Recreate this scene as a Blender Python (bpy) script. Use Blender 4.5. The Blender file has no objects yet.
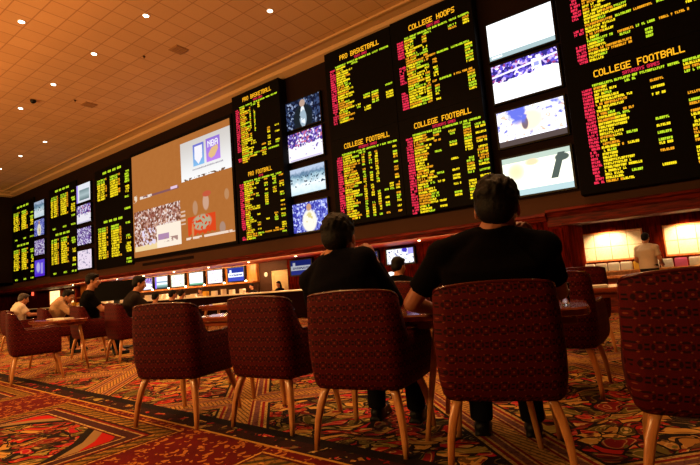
import bpy, bmesh, math, random
from mathutils import Vector, Matrix, Quaternion
C = bpy.context.scene.collection
PI = math.pi
rnd = random.Random(7)

# ------------------------------------------------------------------ helpers
def lin(h):
    h = h.lstrip('#')
    v = [int(h[i:i+2], 16)/255 for i in (0, 2, 4)]
    return tuple([(c/12.92 if c <= .04045 else ((c+.055)/1.055)**2.4) for c in v] + [1.0])

def tag(o, label=None, cat=None, group=None, kind=None):
    if label: o['label'] = label
    if cat: o['category'] = cat
    if group: o['group'] = group
    if kind: o['kind'] = kind
    return o

def empty(name, loc=(0, 0, 0), rz=0.0, label=None, cat=None, group=None):
    o = bpy.data.objects.new(name, None)
    o.empty_display_size = .1
    C.objects.link(o)
    o.location = loc
    o.rotation_euler = (0, 0, rz)
    return tag(o, label, cat, group)

def link_mesh(name, me, mat=None, parent=None, smooth=False):
    o = bpy.data.objects.new(name, me)
    C.objects.link(o)
    if mat is not None:
        me.materials.clear()
        for m in (mat if isinstance(mat, (list, tuple)) else [mat]):
            me.materials.append(m)
    if smooth:
        for p in me.polygons: p.use_smooth = True
    if parent is not None: o.parent = parent
    return o

def obj(name, bm, mat=None, parent=None, smooth=False):
    bm.normal_update()
    me = bpy.data.meshes.new(name)
    bm.to_mesh(me); bm.free()
    return link_mesh(name, me, mat, parent, smooth)

def struct(name, bm, mat, label, smooth=False):
    return tag(obj(name, bm, mat, None, smooth), label, 'room', kind='structure')

def copy_tree(o, parent=None):
    c = o.copy(); C.objects.link(c); c.parent = parent
    for ch in list(o.children):
        d = ch.copy(); C.objects.link(d); d.parent = c
        for g in list(ch.children):
            e = g.copy(); C.objects.link(e); e.parent = d
    return c

def box(bm, x0, x1, y0, y1, z0, z1, bev=0.0, mi=0):
    vs = [bm.verts.new(p) for p in ((x0,y0,z0),(x1,y0,z0),(x1,y1,z0),(x0,y1,z0),(x0,y0,z1),(x1,y0,z1),(x1,y1,z1),(x0,y1,z1))]
    fs = [bm.faces.new([vs[i] for i in f]) for f in ((0,3,2,1),(4,5,6,7),(0,1,5,4),(1,2,6,5),(2,3,7,6),(3,0,4,7))]
    for f in fs: f.material_index = mi
    if bev > 0:
        es = list({e for f in fs for e in f.edges})
        r = bmesh.ops.bevel(bm, geom=es, offset=bev, segments=2, affect='EDGES', profile=.6)
        for f in r['faces']: f.material_index = mi
    return bm

def BX(*a, **k): return box(bmesh.new(), *a, **k)

def quad(bm, x0, x1, z0, z1, y, mi=0):
    vs = [bm.verts.new(p) for p in ((x0,y,z0),(x1,y,z0),(x1,y,z1),(x0,y,z1))]
    f = bm.faces.new(vs); f.material_index = mi

def prism(bm, prof, p0, p1, axis='x', mi=0):
    """extrude a closed 2-D profile along x (profile = y,z) or along y (profile = x,z)"""
    mk = (lambda t, a, b: (t, a, b)) if axis == 'x' else (lambda t, a, b: (a, t, b))
    A = [bm.verts.new(mk(p0, *p)) for p in prof]; B = [bm.verts.new(mk(p1, *p)) for p in prof]
    n = len(prof)
    fs = [bm.faces.new(A[::-1]), bm.faces.new(B)]
    for i in range(n):
        fs.append(bm.faces.new((A[i], A[(i+1) % n], B[(i+1) % n], B[i])))
    for f in fs: f.material_index = mi
    bmesh.ops.recalc_face_normals(bm, faces=fs)
    return bm

def lathe(bm, prof, n=20, cx=0, cy=0, cz=0, mi=0):
    rings = []
    for r, z in prof:
        rings.append([bm.verts.new((cx+r*math.cos(2*PI*i/n), cy+r*math.sin(2*PI*i/n), cz+z)) for i in range(n)])
    fs = []
    for a, b in zip(rings, rings[1:]):
        for i in range(n):
            fs.append(bm.faces.new((a[i], a[(i+1) % n], b[(i+1) % n], b[i])))
    fs.append(bm.faces.new(rings[0][::-1])); fs.append(bm.faces.new(rings[-1]))
    for f in fs: f.material_index = mi
    return bm

def frame_of(d):
    d = Vector(d).normalized()
    up = Vector((0, 0, 1)) if abs(d.z) < .95 else Vector((0, 1, 0))
    s = d.cross(up).normalized()
    return s, s.cross(d).normalized(), d

def cap(bm, a, b, ra, rb, n=12, hemi=3):
    """closed tapered capsule"""
    a, b = Vector(a), Vector(b)
    s, u, d = frame_of(b-a)
    rings = []
    def ring(c, r):
        rings.append([bm.verts.new(c+(s*math.cos(2*PI*i/n)+u*math.sin(2*PI*i/n))*r) for i in range(n)])
    for k in range(1, hemi+1):
        t = k/(hemi+1)*PI/2
        ring(a-d*ra*math.cos(t), ra*math.sin(t))
    ring(a, ra); ring(b, rb)
    for k in range(hemi, 0, -1):
        t = k/(hemi+1)*PI/2
        ring(b+d*rb*math.cos(t), rb*math.sin(t))
    for p, q in zip(rings, rings[1:]):
        for i in range(n): bm.faces.new((p[i], p[(i+1) % n], q[(i+1) % n], q[i]))
    bm.faces.new(rings[0][::-1]); bm.faces.new(rings[-1])

def tube(bm, a, b, ra, rb, n=14):
    """flat-ended tapered tube"""
    a, b = Vector(a), Vector(b)
    s, u, d = frame_of(b-a)
    R = [[bm.verts.new(c+(s*math.cos(2*PI*i/n)+u*math.sin(2*PI*i/n))*r) for i in range(n)] for c, r in ((a, ra), (b, rb))]
    for i in range(n): bm.faces.new((R[0][i], R[0][(i+1) % n], R[1][(i+1) % n], R[1][i]))
    bm.faces.new(R[0][::-1]); bm.faces.new(R[1])

def ell(bm, c, r, rot=None, seg=16):
    m = Matrix.Translation(Vector(c)) @ (rot.to_4x4() if rot is not None else Matrix.Identity(4)) @ Matrix.Diagonal((r[0], r[1], r[2], 1))
    bmesh.ops.create_uvsphere(bm, u_segments=seg, v_segments=seg*2//3, radius=1.0, matrix=m)

def loft(bm, rings, n=20, power=2.0):
    """closed loft of superellipse rings: (centre, side vec, front vec)"""
    R = []
    for c, s, f in rings:
        c, s, f = Vector(c), Vector(s), Vector(f)
        row = []
        for i in range(n):
            t = 2*PI*i/n; ct, st = math.cos(t), math.sin(t)
            e = 2/power
            row.append(bm.verts.new(c+s*math.copysign(abs(ct)**e, ct)+f*math.copysign(abs(st)**e, st)))
        R.append(row)
    for p, q in zip(R, R[1:]):
        for i in range(n): bm.faces.new((p[i], p[(i+1) % n], q[(i+1) % n], q[i]))
    bm.faces.new(R[0][::-1]); bm.faces.new(R[-1])
    return R

def remesh(bm, voxel, smooth=4, fac=.5):
    """fuse all closed pieces of bm into one continuous skin"""
    me = bpy.data.meshes.new('tmp'); 
    bmesh.ops.recalc_face_normals(bm, faces=bm.faces)
    bm.to_mesh(me); bm.free()
    o = bpy.data.objects.new('tmp', me); C.objects.link(o)
    r = o.modifiers.new('r', 'REMESH'); r.mode = 'VOXEL'; r.voxel_size = voxel; r.adaptivity = 0
    if smooth:
        s = o.modifiers.new('s', 'SMOOTH'); s.factor = fac; s.iterations = smooth
    dg = bpy.context.evaluated_depsgraph_get()
    out = bpy.data.meshes.new_from_object(o.evaluated_get(dg))
    bpy.data.objects.remove(o); bpy.data.meshes.remove(me)
    return out

# ------------------------------------------------------------------ node maths
class G:
    def __init__(s, name):
        s.mat = bpy.data.materials.new(name); s.mat.use_nodes = True
        s.t = s.mat.node_tree; s.t.nodes.clear()
        s.out = s.t.nodes.new('ShaderNodeOutputMaterial')
    def put(s, sock, v):
        if isinstance(v, bpy.types.NodeSocket): s.t.links.new(v, sock)
        elif isinstance(v, (tuple, list)) and sock.type == 'VECTOR': sock.default_value = v[:3]
        else: sock.default_value = v
    def m(s, op, a, b=None, c=None, clamp=False):
        n = s.t.nodes.new('ShaderNodeMath'); n.operation = op; n.use_clamp = clamp
        for i, v in enumerate((a, b, c)):
            if v is not None: s.put(n.inputs[i], v)
        return n.outputs[0]
    def add(s, a, b): return s.m('ADD', a, b)
    def sub(s, a, b): return s.m('SUBTRACT', a, b)
    def mul(s, a, b): return s.m('MULTIPLY', a, b)
    def div(s, a, b): return s.m('DIVIDE', a, b)
    def ab(s, a): return s.m('ABSOLUTE', a)
    def mn(s, a, b): return s.m('MINIMUM', a, b)
    def mx(s, a, b): return s.m('MAXIMUM', a, b)
    def lt(s, a, b): return s.m('LESS_THAN', a, b)
    def gt(s, a, b): return s.m('GREATER_THAN', a, b)
    def mod(s, a, p): return s.m('FLOORED_MODULO', a, p)
    def floor(s, a): return s.m('FLOOR', a)
    def band(s, a, lo, hi): return s.mul(s.gt(a, lo), s.lt(a, hi))
    def step(s, a, lo, hi):
        n = s.t.nodes.new('ShaderNodeMapRange'); n.interpolation_type = 'SMOOTHSTEP'
        s.put(n.inputs[0], a); n.inputs[1].default_value = lo; n.inputs[2].default_value = hi
        return n.outputs[0]
    def coord(s, kind='Object'):
        n = s.t.nodes.new('ShaderNodeTexCoord'); return n.outputs[kind]
    def xyz(s, v):
        n = s.t.nodes.new('ShaderNodeSeparateXYZ'); s.put(n.inputs[0], v); return n.outputs
    def vec(s, x, y, z=0.0):
        n = s.t.nodes.new('ShaderNodeCombineXYZ')
        for i, v in enumerate((x, y, z)): s.put(n.inputs[i], v)
        return n.outputs[0]
    def noise(s, v, scale, detail=2.0, dist=0.0, col=False, rough=.5):
        n = s.t.nodes.new('ShaderNodeTexNoise'); s.put(n.inputs['Vector'], v)
        n.inputs['Scale'].default_value = scale; n.inputs['Detail'].default_value = detail
        n.inputs['Distortion'].default_value = dist; n.inputs['Roughness'].default_value = rough
        return n.outputs['Color' if col else 'Fac']
    def voro(s, v, scale, feature='F1', metric='EUCLIDEAN', rand=1.0):
        n = s.t.nodes.new('ShaderNodeTexVoronoi'); n.feature = feature
        if feature != 'DISTANCE_TO_EDGE': n.distance = metric
        s.put(n.inputs['Vector'], v); n.inputs['Scale'].default_value = scale; n.inputs['Randomness'].default_value = rand
        return n.outputs
    def white(s, v):
        n = s.t.nodes.new('ShaderNodeTexWhiteNoise'); n.noise_dimensions = '3D'; s.put(n.inputs['Vector'], v); return n.outputs['Value']
    def mix(s, f, a, b):
        n = s.t.nodes.new('ShaderNodeMix'); n.data_type = 'RGBA'; n.clamp_factor = True
        s.put(n.inputs[0], f); s.put(n.inputs[6], a); s.put(n.inputs[7], b)
        return n.outputs[2]
    def ramp(s, f, stops, const=False):
        n = s.t.nodes.new('ShaderNodeValToRGB'); cr = n.color_ramp
        if const: cr.interpolation = 'CONSTANT'
        while len(cr.elements) > 1: cr.elements.remove(cr.elements[-1])
        cr.elements[0].position = stops[0][0]; cr.elements[0].color = stops[0][1]
        for p, c in stops[1:]:
            e = cr.elements.new(p); e.color = c
        s.put(n.inputs[0], f); return n.outputs[0]
    def ellm(s, u, v, cx, cy, rx, ry, soft=.15):
        d = s.add(s.m('POWER', s.div(s.sub(u, cx), rx), 2.0), s.m('POWER', s.div(s.sub(v, cy), ry), 2.0))
        return s.sub(1.0, s.step(d, 1-soft, 1+soft))
    def rect(s, u, v, x0, x1, y0, y1): return s.mul(s.band(u, x0, x1), s.band(v, y0, y1))
    def bsdf(s, col, rough=.6, metal=0.0, spec=.5, bump=None, bstr=.3, bdist=.01, emis=None, estr=0, coat=0):
        n = s.t.nodes.new('ShaderNodeBsdfPrincipled')
        s.put(n.inputs['Base Color'], col); s.put(n.inputs['Roughness'], rough); n.inputs['Metallic'].default_value = metal
        n.inputs['Specular IOR Level'].default_value = spec
        n.inputs['Coat Weight'].default_value = coat; n.inputs['Coat Roughness'].default_value = .15
        if bump is not None:
            b = s.t.nodes.new('ShaderNodeBump'); b.inputs['Strength'].default_value = bstr; b.inputs['Distance'].default_value = bdist
            s.put(b.inputs['Height'], bump); s.t.links.new(b.outputs[0], n.inputs['Normal'])
        if emis is not None:
            s.put(n.inputs['Emission Color'], emis); n.inputs['Emission Strength'].default_value = estr
        s.t.links.new(n.outputs[0], s.out.inputs[0]); return s.mat
    def emit(s, col, st=1.0):
        n = s.t.nodes.new('ShaderNodeEmission'); s.put(n.inputs[0], col); s.put(n.inputs[1], st)
        s.t.links.new(n.outputs[0], s.out.inputs[0]); return s.mat

def plain(name, hexc, rough=.6, metal=0.0, var=.12, scale=12.0, bump=0.0, spec=.5, coat=0):
    g = G(name); p = g.coord()
    n = g.noise(p, scale, 3.0)
    c = lin(hexc)
    d = tuple(v*(1-var) for v in c[:3])+(1,); e = tuple(min(1, v*(1+var)) for v in c[:3])+(1,)
    return g.bsdf(g.mix(n, d, e), rough, metal, spec, bump=(n if bump else None), bstr=bump, coat=coat)

def wood(name, dark, light, rough=.35, scale=3.0, axis=0, coat=.3, spec=.5):
    g = G(name); p = g.coord(); x, y, z = g.xyz(p)
    k = [1.0, 1.0, 1.0]; k[axis] = .12
    q = g.vec(g.mul(x, k[0]), g.mul(y, k[1]), g.mul(z, k[2]))
    n = g.noise(q, scale*6, 4.0, .6)
    return g.bsdf(g.mix(g.step(n, .3, .7), lin(dark), lin(light)), rough, bump=n, bstr=.05, coat=coat, spec=spec)

M = {}
M['black'] = plain('board_black', '#070504', .7, spec=.08)
M['black_gloss'] = plain('black_plastic', '#080708', .4, spec=.25)
M['wall_dark'] = plain('dark_brown_wall', '#1e100a', .8, scale=3, spec=.1)
M['fascia'] = plain('brown_fascia', '#4a2e1e', .7, scale=2, spec=.15)
M['cherry'] = wood('cherry_wood', '#3a0b04', '#741e09', .5, coat=0, spec=.15)
M['cherry_z'] = wood('cherry_wood_upright', '#2e0803', '#641605', .6, axis=2, coat=0, spec=0)
M['orange_wood'] = wood('honey_wood', '#a8581c', '#d98a3a', .45, axis=2)
M['leg_wood'] = wood('pale_leg_wood', '#a4602c', '#dc9a58', .3, axis=2, coat=.5)
M['table_wood'] = wood('table_wood', '#5a1c0e', '#93401f', .16, axis=0, coat=.8)
M['tile_paint'] = None
M['cream'] = plain('cream_crown_paint', '#c9a070', .8, var=.05)
M['door_paint'] = plain('cream_door_paint', '#e6c890', .6, var=.04)
M['paper'] = plain('white_paper', '#f2ead8', .8, var=.03)
M['pink_paper'] = plain('pink_card', '#e06a9c', .8, var=.05)
M['yellow_paper'] = plain('yellow_card', '#e8b83a', .8, var=.05)
M['white_gloss'] = plain('white_plastic', '#e9e6df', .35, var=.03)
M['skin'] = plain('skin', '#b97a58', .5, var=.06, scale=20)
M['skin_dark'] = plain('tanned_skin', '#9a6044', .5, var=.06, scale=20)
M['hair'] = plain('black_hair', '#080504', .6, var=.3, scale=60, bump=.4, spec=.15)
M['hair_brown'] = plain('brown_hair', '#1a0e08', .6, spec=.15, var=.3, scale=60, bump=.4)
M['hair_grey'] = plain('thin_dark_hair', '#3a2c24', .6, var=.2, scale=60)
M['shirt_black'] = plain('black_cotton', '#070506', .95, var=.2, scale=30, bump=.15, spec=.05)
M['shirt_navy'] = plain('dark_navy_knit', '#0b0a10', .95, var=.2, scale=30, bump=.15, spec=.06)
M['shirt_grey'] = plain('charcoal_cotton', '#1e1612', .9, var=.15, scale=30, spec=.1)
M['shirt_beige'] = plain('beige_cotton', '#b08a66', .85, var=.1, scale=30)
M['shirt_white'] = plain('white_cotton', '#d8c4b0', .8, var=.06, scale=30)
M['denim'] = plain('dark_denim', '#0b0b10', .9, var=.2, scale=40, spec=.1)
M['shoe'] = plain('black_shoe_leather', '#080706', .5, spec=.2)
M['eye'] = plain('eye_white', '#e8e2da', .2, var=.02)
M['iris'] = plain('dark_iris', '#1a0e08', .2)
M['metal'] = plain('brushed_metal', '#8a8078', .3, metal=1.0)
M['seat_dark'] = plain('dark_seat_vinyl', '#1a0a08', .5)

def fabric():
    g = G('patterned_maroon_fabric'); x, y, z = g.xyz(g.coord())
    P, Q = .076, .064
    u = g.add(x, g.mul(y, .93))
    row = g.floor(g.div(z, Q))
    uo = g.add(u, g.mul(g.mod(row, 2.0), P*.5))
    fu = g.sub(g.mod(g.div(uo, P), 1.0), .5); fv = g.sub(g.mod(g.div(z, Q), 1.0), .5)
    r = g.m('SQRT', g.add(g.m('POWER', fu, 2.0), g.m('POWER', fv, 2.0)))
    ring = g.mul(g.band(r, .20, .34), g.gt(g.ab(g.sub(g.ab(fu), g.ab(fv))), .07))
    dot = g.mx(g.lt(r, .07), g.lt(g.add(g.ab(g.sub(g.ab(fu), .2)), g.ab(g.sub(g.ab(fv), .3))), .06))
    arrow = g.mul(g.gt(g.ab(fu), .40), g.mul(g.band(g.ab(fv), .08, .2), 1.0))
    n = g.noise(g.coord(), 260, 2.0)
    base = g.mix(n, lin('#340304'), lin('#580708'))
    c = g.mix(g.mul(ring, .8), base, lin('#0e0304'))
    c = g.mix(arrow, c, lin('#0e0304'))
    c = g.mix(g.mul(dot, .75), c, lin('#7a3a24'))
    return g.bsdf(c, .75, bump=n, bstr=.25, bdist=.002, spec=.12)
M['fabric'] = fabric()
M['piping'] = plain('dark_red_piping', '#4a0f10', .22, coat=.6)

# LED colours
def led(name, hexc, s=1.0): 
    g = G(name); return g.emit(lin(hexc), s)
M['led_y'] = led('led_yellow', '#f6d81c', 1.25)
M['led_g'] = led('led_lime', '#c4e426', 1.1)
M['led_o'] = led('led_amber', '#f0a01c', 1.15)
M['led_r'] = led('led_red', '#f0304e', 1.15)
M['led_h'] = led('led_title_amber', '#ffb41e', 1.3)

# ------------------------------------------------------------------ carpet
def carpet():
    g = G('ornate_casino_carpet'); pos = g.coord(); x, y, z = g.xyz(pos)
    wob = g.noise(pos, 3.0, 2.0)
    yy = g.add(y, g.mul(g.add(x, 3.5), .055))
    # --- flowers and leaves
    d = g.noise(pos, 2.2, 2.0, col=True)
    dx, dy, dz = g.xyz(d)
    lx = g.add(x, g.mul(dx, .5)); ly = g.add(y, g.mul(dy, .5))
    lv = g.vec(g.mul(g.add(lx, ly), .75), g.mul(g.sub(ly, lx), 1.3))
    v1 = g.voro(lv, 6.5); e1 = g.voro(lv, 6.5, 'DISTANCE_TO_EDGE')[0]
    cr = g.xyz(v1['Color'])[0]; n2 = g.noise(lv, 16, 3.0)
    K = lin
    leaf = g.ramp(cr, [(0, K('#7e0f0c')), (.16, K('#cf9a44')), (.33, K('#6a5a1c')), (.45, K('#b81c0e')), (.60, K('#b07c34')), (.72, K('#17100c')), (.79, K('#b8182a')), (.9, K('#a08a3a'))], True)
    vein = g.lt(g.ab(g.sub(g.mod(g.mul(v1['Distance'], 3.2), 1.0), .5)), .1)
    leaf = g.mix(g.mul(vein, .45), leaf, K('#e0bd72'))
    v2 = g.voro(lv, 15.0); c2 = g.xyz(v2['Color'])[1]
    petal = g.ramp(c2, [(0, K('#5a0c0a')), (.3, K('#d8b068')), (.5, K('#8a1a12')), (.68, K('#6a6428')), (.84, K('#20120c'))], True)
    leaf = g.mix(g.mul(g.lt(v2['Distance'], .42), g.gt(g.xyz(v2['Color'])[2], .45)), leaf, petal)
    leaf = g.mix(g.lt(e1, g.mul(n2, .11)), leaf, K('#180a06'))
    leaf = g.mix(g.mul(g.gt(g.noise(lv, 5.0, 3.0), .58), .75), leaf, K('#200c08'))
    # --- far carpet : diamond lattice of banded strips
    P = 2.25
    a = g.ab(g.sub(g.mod(g.add(g.add(x, y), .45), P), P/2)); b = g.ab(g.sub(g.mod(g.add(g.sub(y, x), .75), P*1.5), P*.75))
    a = g.sub(P/2, a); b = g.sub(P*.75, b)
    m = g.mn(a, b)
    st = g.ramp(g.div(m, .3), [(0, K('#c8944a')), (.28, K('#7d1410')), (.36, K('#d0a766')), (.42, K('#7c4a44')), (.62, K('#c89a50')), (.69, K('#8f1a12')), (.8, K('#c7a057')), (.9, K('#1c0d09'))], True)
    tick = g.lt(g.mod(g.mul(g.add(x, g.mul(y, 2.0)), 14.0), 1.0), .35)
    st = g.mix(g.mul(g.mul(tick, g.lt(m, .08)), .8), st, K('#4a3410'))
    st = g.mix(g.mul(g.gt(g.noise(pos, 38, 2.0), .55), .5), st, K('#3a0e08'))
    far = g.mix(g.lt(m, .3), leaf, st)
    # --- near carpet ground : gold commas on red
    q = g.vec(g.add(x, g.mul(dx, .12)), g.add(y, g.mul(dy, .12)))
    vc = g.voro(q, 12.0, rand=.8); 
    cx, cy, cz = g.xyz(vc['Position'])
    ax = g.sub(g.mul(x, 1.0), cx); ay = g.sub(y, cy)
    ring = g.band(vc['Distance'], .2, .42)
    qx, qy, qz = g.xyz(q)
    half = g.gt(g.add(g.sub(qx, cx), g.mul(g.sub(qy, cy), g.sub(g.mul(g.xyz(vc['Color'])[1], 3.0), 1.5))), 0.0)
    vd = g.voro(q, 16.0, rand=.9); ux, uy, uz = g.xyz(vd['Position'])
    half2 = g.gt(g.add(g.sub(uy, qy), g.mul(g.sub(qx, ux), g.sub(g.mul(g.xyz(vd['Color'])[0], 3.0), 1.5))), 0.0)
    comma = g.mx(g.mul(ring, half), g.mul(g.band(vd['Distance'], .22, .36), half2))
    ground = g.mix(wob, K('#480605'), K('#740d08'))
    ground = g.mix(g.mul(comma, .85), ground, K('#c4782c'))
    # --- panels with frames
    PX = 2.86
    px = g.sub(g.mod(g.add(x, 4.0+PX/2), PX), PX/2)
    py = g.sub(g.mod(g.sub(yy, 1.02-PX/2), PX), PX/2)
    dd = g.mx(g.ab(px), g.ab(py))
    inn = g.sub(1.0, dd)
    fr = g.ramp(g.div(inn, .32), [(0, K('#d09a40')), (.05, K('#5a0c08')), (.11, K('#9a6e24')), (.36, K('#c48c38')), (.42, K('#3e1208')), (.5, K('#8a130c')), (.56, K('#c39a58')), (.61, K('#4a2422')), (.84, K('#d2ab66')), (.89, K('#5a0c0a'))], True)
    zig = g.lt(g.mod(g.add(g.mul(g.sub(px, py), 9.0), g.mul(wob, 1.0)), 1.0), .45)
    fr = g.mix(g.mul(g.mul(zig, g.band(inn, .035, .135)), .85), fr, K('#3c3410'))
    fr = g.mix(g.mul(g.gt(g.noise(pos, 38, 2.0), .56), .6), fr, K('#300c08'))
    # chevrons in the corners, medallion inside
    ad = g.mn(g.ab(px), g.ab(py)); s2 = g.add(dd, g.mul(ad, .75))
    chev = g.band(s2, 1.02, 1.17)
    med = g.lt(s2, .84); rim = g.band(s2, .84, .92); rim2 = g.band(s2, .92, 1.02)
    red = K('#c21a12')
    core = g.mix(med, K('#5a2c26'), leaf)
    core = g.mix(rim, core, K('#15100a'))
    core = g.mix(rim2, core, K('#a08050'))
    core = g.mix(chev, core, red)
    pan = g.mix(g.gt(inn, .3), fr, core)
    near = g.mix(g.gt(inn, 0.0), ground, pan)
    # --- border between near and far
    near = g.mix(g.gt(yy, 2.1), near, g.mix(g.lt(g.noise(pos, 9, 2.0), .56), leaf, K('#2c0e08')))
    near = g.mix(g.band(yy, 2.09, 2.11), near, K('#c7953e'))
    near = g.mix(g.band(yy, 2.24, 2.33), near, K('#120806'))
    allc = g.mix(g.gt(yy, 2.33), near, far)
    n = g.noise(pos, 300, 2.0)
    allc = g.mix(g.mul(n, .3), allc, K('#1c0603'))
    return g.bsdf(allc, .95, bump=n, bstr=.4, bdist=.004, spec=.15)
M['carpet'] = carpet()

def ceiling_mat():
    g = G('ceiling_tiles'); pos = g.coord(); x, y, z = g.xyz(pos)
    T = .61
    lx = g.ab(g.sub(g.mod(g.div(x, T), 1.0), .5)); ly = g.ab(g.sub(g.mod(g.div(y, T), 1.0), .5))
    e = g.mx(lx, ly)
    line = g.gt(e, .475)
    w = g.white(g.vec(g.floor(g.div(x, T)), g.floor(g.div(y, T))))
    n = g.noise(pos, 22, 4.0)
    base = g.mix(w, lin('#cc9a68'), lin('#d6a472'))
    base = g.mix(g.mul(n, .3), base, lin('#b08658'))
    c = g.mix(g.mul(line, .55), base, lin('#8a5228'))
    return g.bsdf(c, .9, bump=g.mul(g.sub(1.0, line), 1.0), bstr=.25, bdist=.01)
M['tiles'] = ceiling_mat(); M['vent'] = plain('tan_vent_paint', '#9a6c40', .8)

# ------------------------------------------------------------------ setting
WY = 12.0          # plane of the display wall
XL, XR, YB = -36.3, 9.0, -7.0
LOW = -0.25        # the floor in front of the counters is one shallow step down
bm = BX(-46, XR, YB, 6.5, -.3, 0.0); struct('floor', bm, M['carpet'], 'ornate red and gold patterned casino carpet')
bm = BX(-46, XR, 6.5, 17.0, -.5, LOW); struct('floor_lower', bm, M['carpet'], 'patterned carpet one step down before the counters')
bm = BX(XL, XR, YB, 11.2, 8.62, 8.8); struct('ceiling', bm, M['tiles'], 'high tiled ceiling washed in amber light')
# crown above the display wall and along the end wall
bm = bmesh.new()
prism(bm, [(11.18, 8.8), (11.18, 8.56), (11.26, 8.56), (11.3, 8.60), (11.62, 8.57), (11.68, 8.47), (12.0, 8.38), (12.1, 8.38), (12.1, 8.8)], XL, XR)
prism(bm, [(XL, 8.34), (XL+.3, 8.38), (XL+.38, 8.50), (XL+.72, 8.55), (XL+.8, 8.54), (XL+.8, 8.63), (XL, 8.63)], YB, 11.9, 'y')
struct('trim_1', bm, M['cream'], 'stepped cream crown moulding round the ceiling')
struct('wall_front', BX(XL-1, XR, WY, WY+.3, 2.28, 8.6), M['wall_dark'], 'dark brown upper wall that carries the displays')
struct('wall_left', BX(XL-.3, XL, YB, WY, 2.45, 8.62), M['wall_dark'], 'dark end wall at the far left')
struct('wall_right', BX(XR, XR+.2, YB, 17, -.5, 8.8), M['wall_dark'], 'dark wall beyond the right edge')
struct('wall_back', BX(-46, XR, YB-.2, YB, -.5, 8.8), M['wall_dark'], 'dark wall behind the seats')
struct('wall_end', BX(-46.2, -46, YB, 17, -.5, 3), M['cherry_z'], 'wood lined wall at the far end of the counters')
struct('wall_lower', BX(-46, XR, 15.0, 15.2, -.5, 3.0), M['cherry_z'], 'reddish wood wall behind the betting counters')
# fascia under the displays with a wooden cornice
bm = bmesh.new(); box(bm, XL-8, XR, WY-.02, WY+.3, 2.2, 2.62)
struct('trim_2', bm, M['fascia'], 'plain brown fascia band under the displays')
bm = bmesh.new()
prism(bm, [(WY-.05, 2.2), (WY-.16, 2.2), (WY-.22, 2.12), (WY-.16, 2.1), (WY-.12, 2.0), (WY+.1, 1.98), (WY+.2, 2.2)], XL-8, -2.62)
struct('trim_3', bm, M['cherry'], 'polished wooden cornice above the counter opening')
# soffit over the counters
struct('ceiling_soffit', BX(-46, -2.62, WY+.05, 15.0, 2.02, 2.2), M['cherry'], 'low wooden soffit over the counters')
struct('ceiling_gallery', BX(-46, XL-.0, YB, WY+.05, 2.45, 2.6), M['wall_dark'], 'low dark soffit at the far left end')

# far right alcove frame
bm = bmesh.new()
prism(bm, [(WY-.02, 2.28), (WY-.14, 2.26), (WY-.16, 2.2), (WY-.1, 2.17), (WY-.06, 2.08), (WY+.02, 2.06), (WY+.3, 2.28)], -2.62, XR)
box(bm, -2.62, XR, WY-.04, WY+.25, 1.86, 2.1)
prism(bm, [(WY-.04, 1.93), (WY-.09, 1.91), (WY-.09, 1.86), (WY+.2, 1.84), (WY+.2, 1.93)], -2.3, XR)
struct('trim_4', bm, M['cherry'], 'moulded wooden header over the right alcove')
bm = bmesh.new()
box(bm, -2.62, -2.2, WY-.038, WY+.25, LOW, 1.85); box(bm, -2.54, -2.30, WY-.07, WY-.04, .1, 1.8, .01); box(bm, -2.24, -2.18, WY-.02, 13.9, LOW, 1.9)
box(bm, -3.55, -2.62, WY-.03, WY+.2, LOW, 2.2); box(bm, -3.43, -2.86, WY-.06, WY-.03, .2, 1.95, .012); box(bm, -3.36, -2.93, WY-.075, WY-.05, .28, 1.87, .01)
struct('trim_5', bm, M['cherry_z'], 'wooden pilaster panels left of the right alcove')
struct('ceiling_alcove', BX(-2.62, XR, WY+.2, 15.0, 1.96, 2.1), M['cherry'], 'wooden soffit of the right alcove')
struct('wall_alcove', BX(-2.2, XR, 14.1, 14.3, LOW, 1.97), M['cherry_z'], 'wood back wall of the lit alcove')

# tall orange uprights and dark infill behind the counters (TV wall at y = 14)
bm = bmesh.new()
box(bm, -31.5, -15.2, 14.05, 14.25, 1.27, 2.04)
struct('wall_screen', bm, M['orange_wood'], 'honey coloured band that carries the small screens')
bm = BX(-31.5, -15.2, 13.8, 14.25, 1.2, 1.27, .01); struct('trim_6', bm, M['orange_wood'], 'lit ledge below the small screens')
bm = BX(-31.5, -15.2, 14.1, 14.25, .2, 1.2); struct('wall_niche', bm, M['fascia'], 'brown recessed wall below the screen ledge')
bm = BX(-13.35, -5.0, 14.05, 14.25, LOW, 2.04); struct('wall_panel', bm, M['cherry_z'], 'wooden wall right of the cream door')
bm = BX(-15.2, -13.35, 14.2, 14.4, LOW, 2.04)
struct('wall_recess', bm, M['fascia'], 'dark wall around the cream door')

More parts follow.
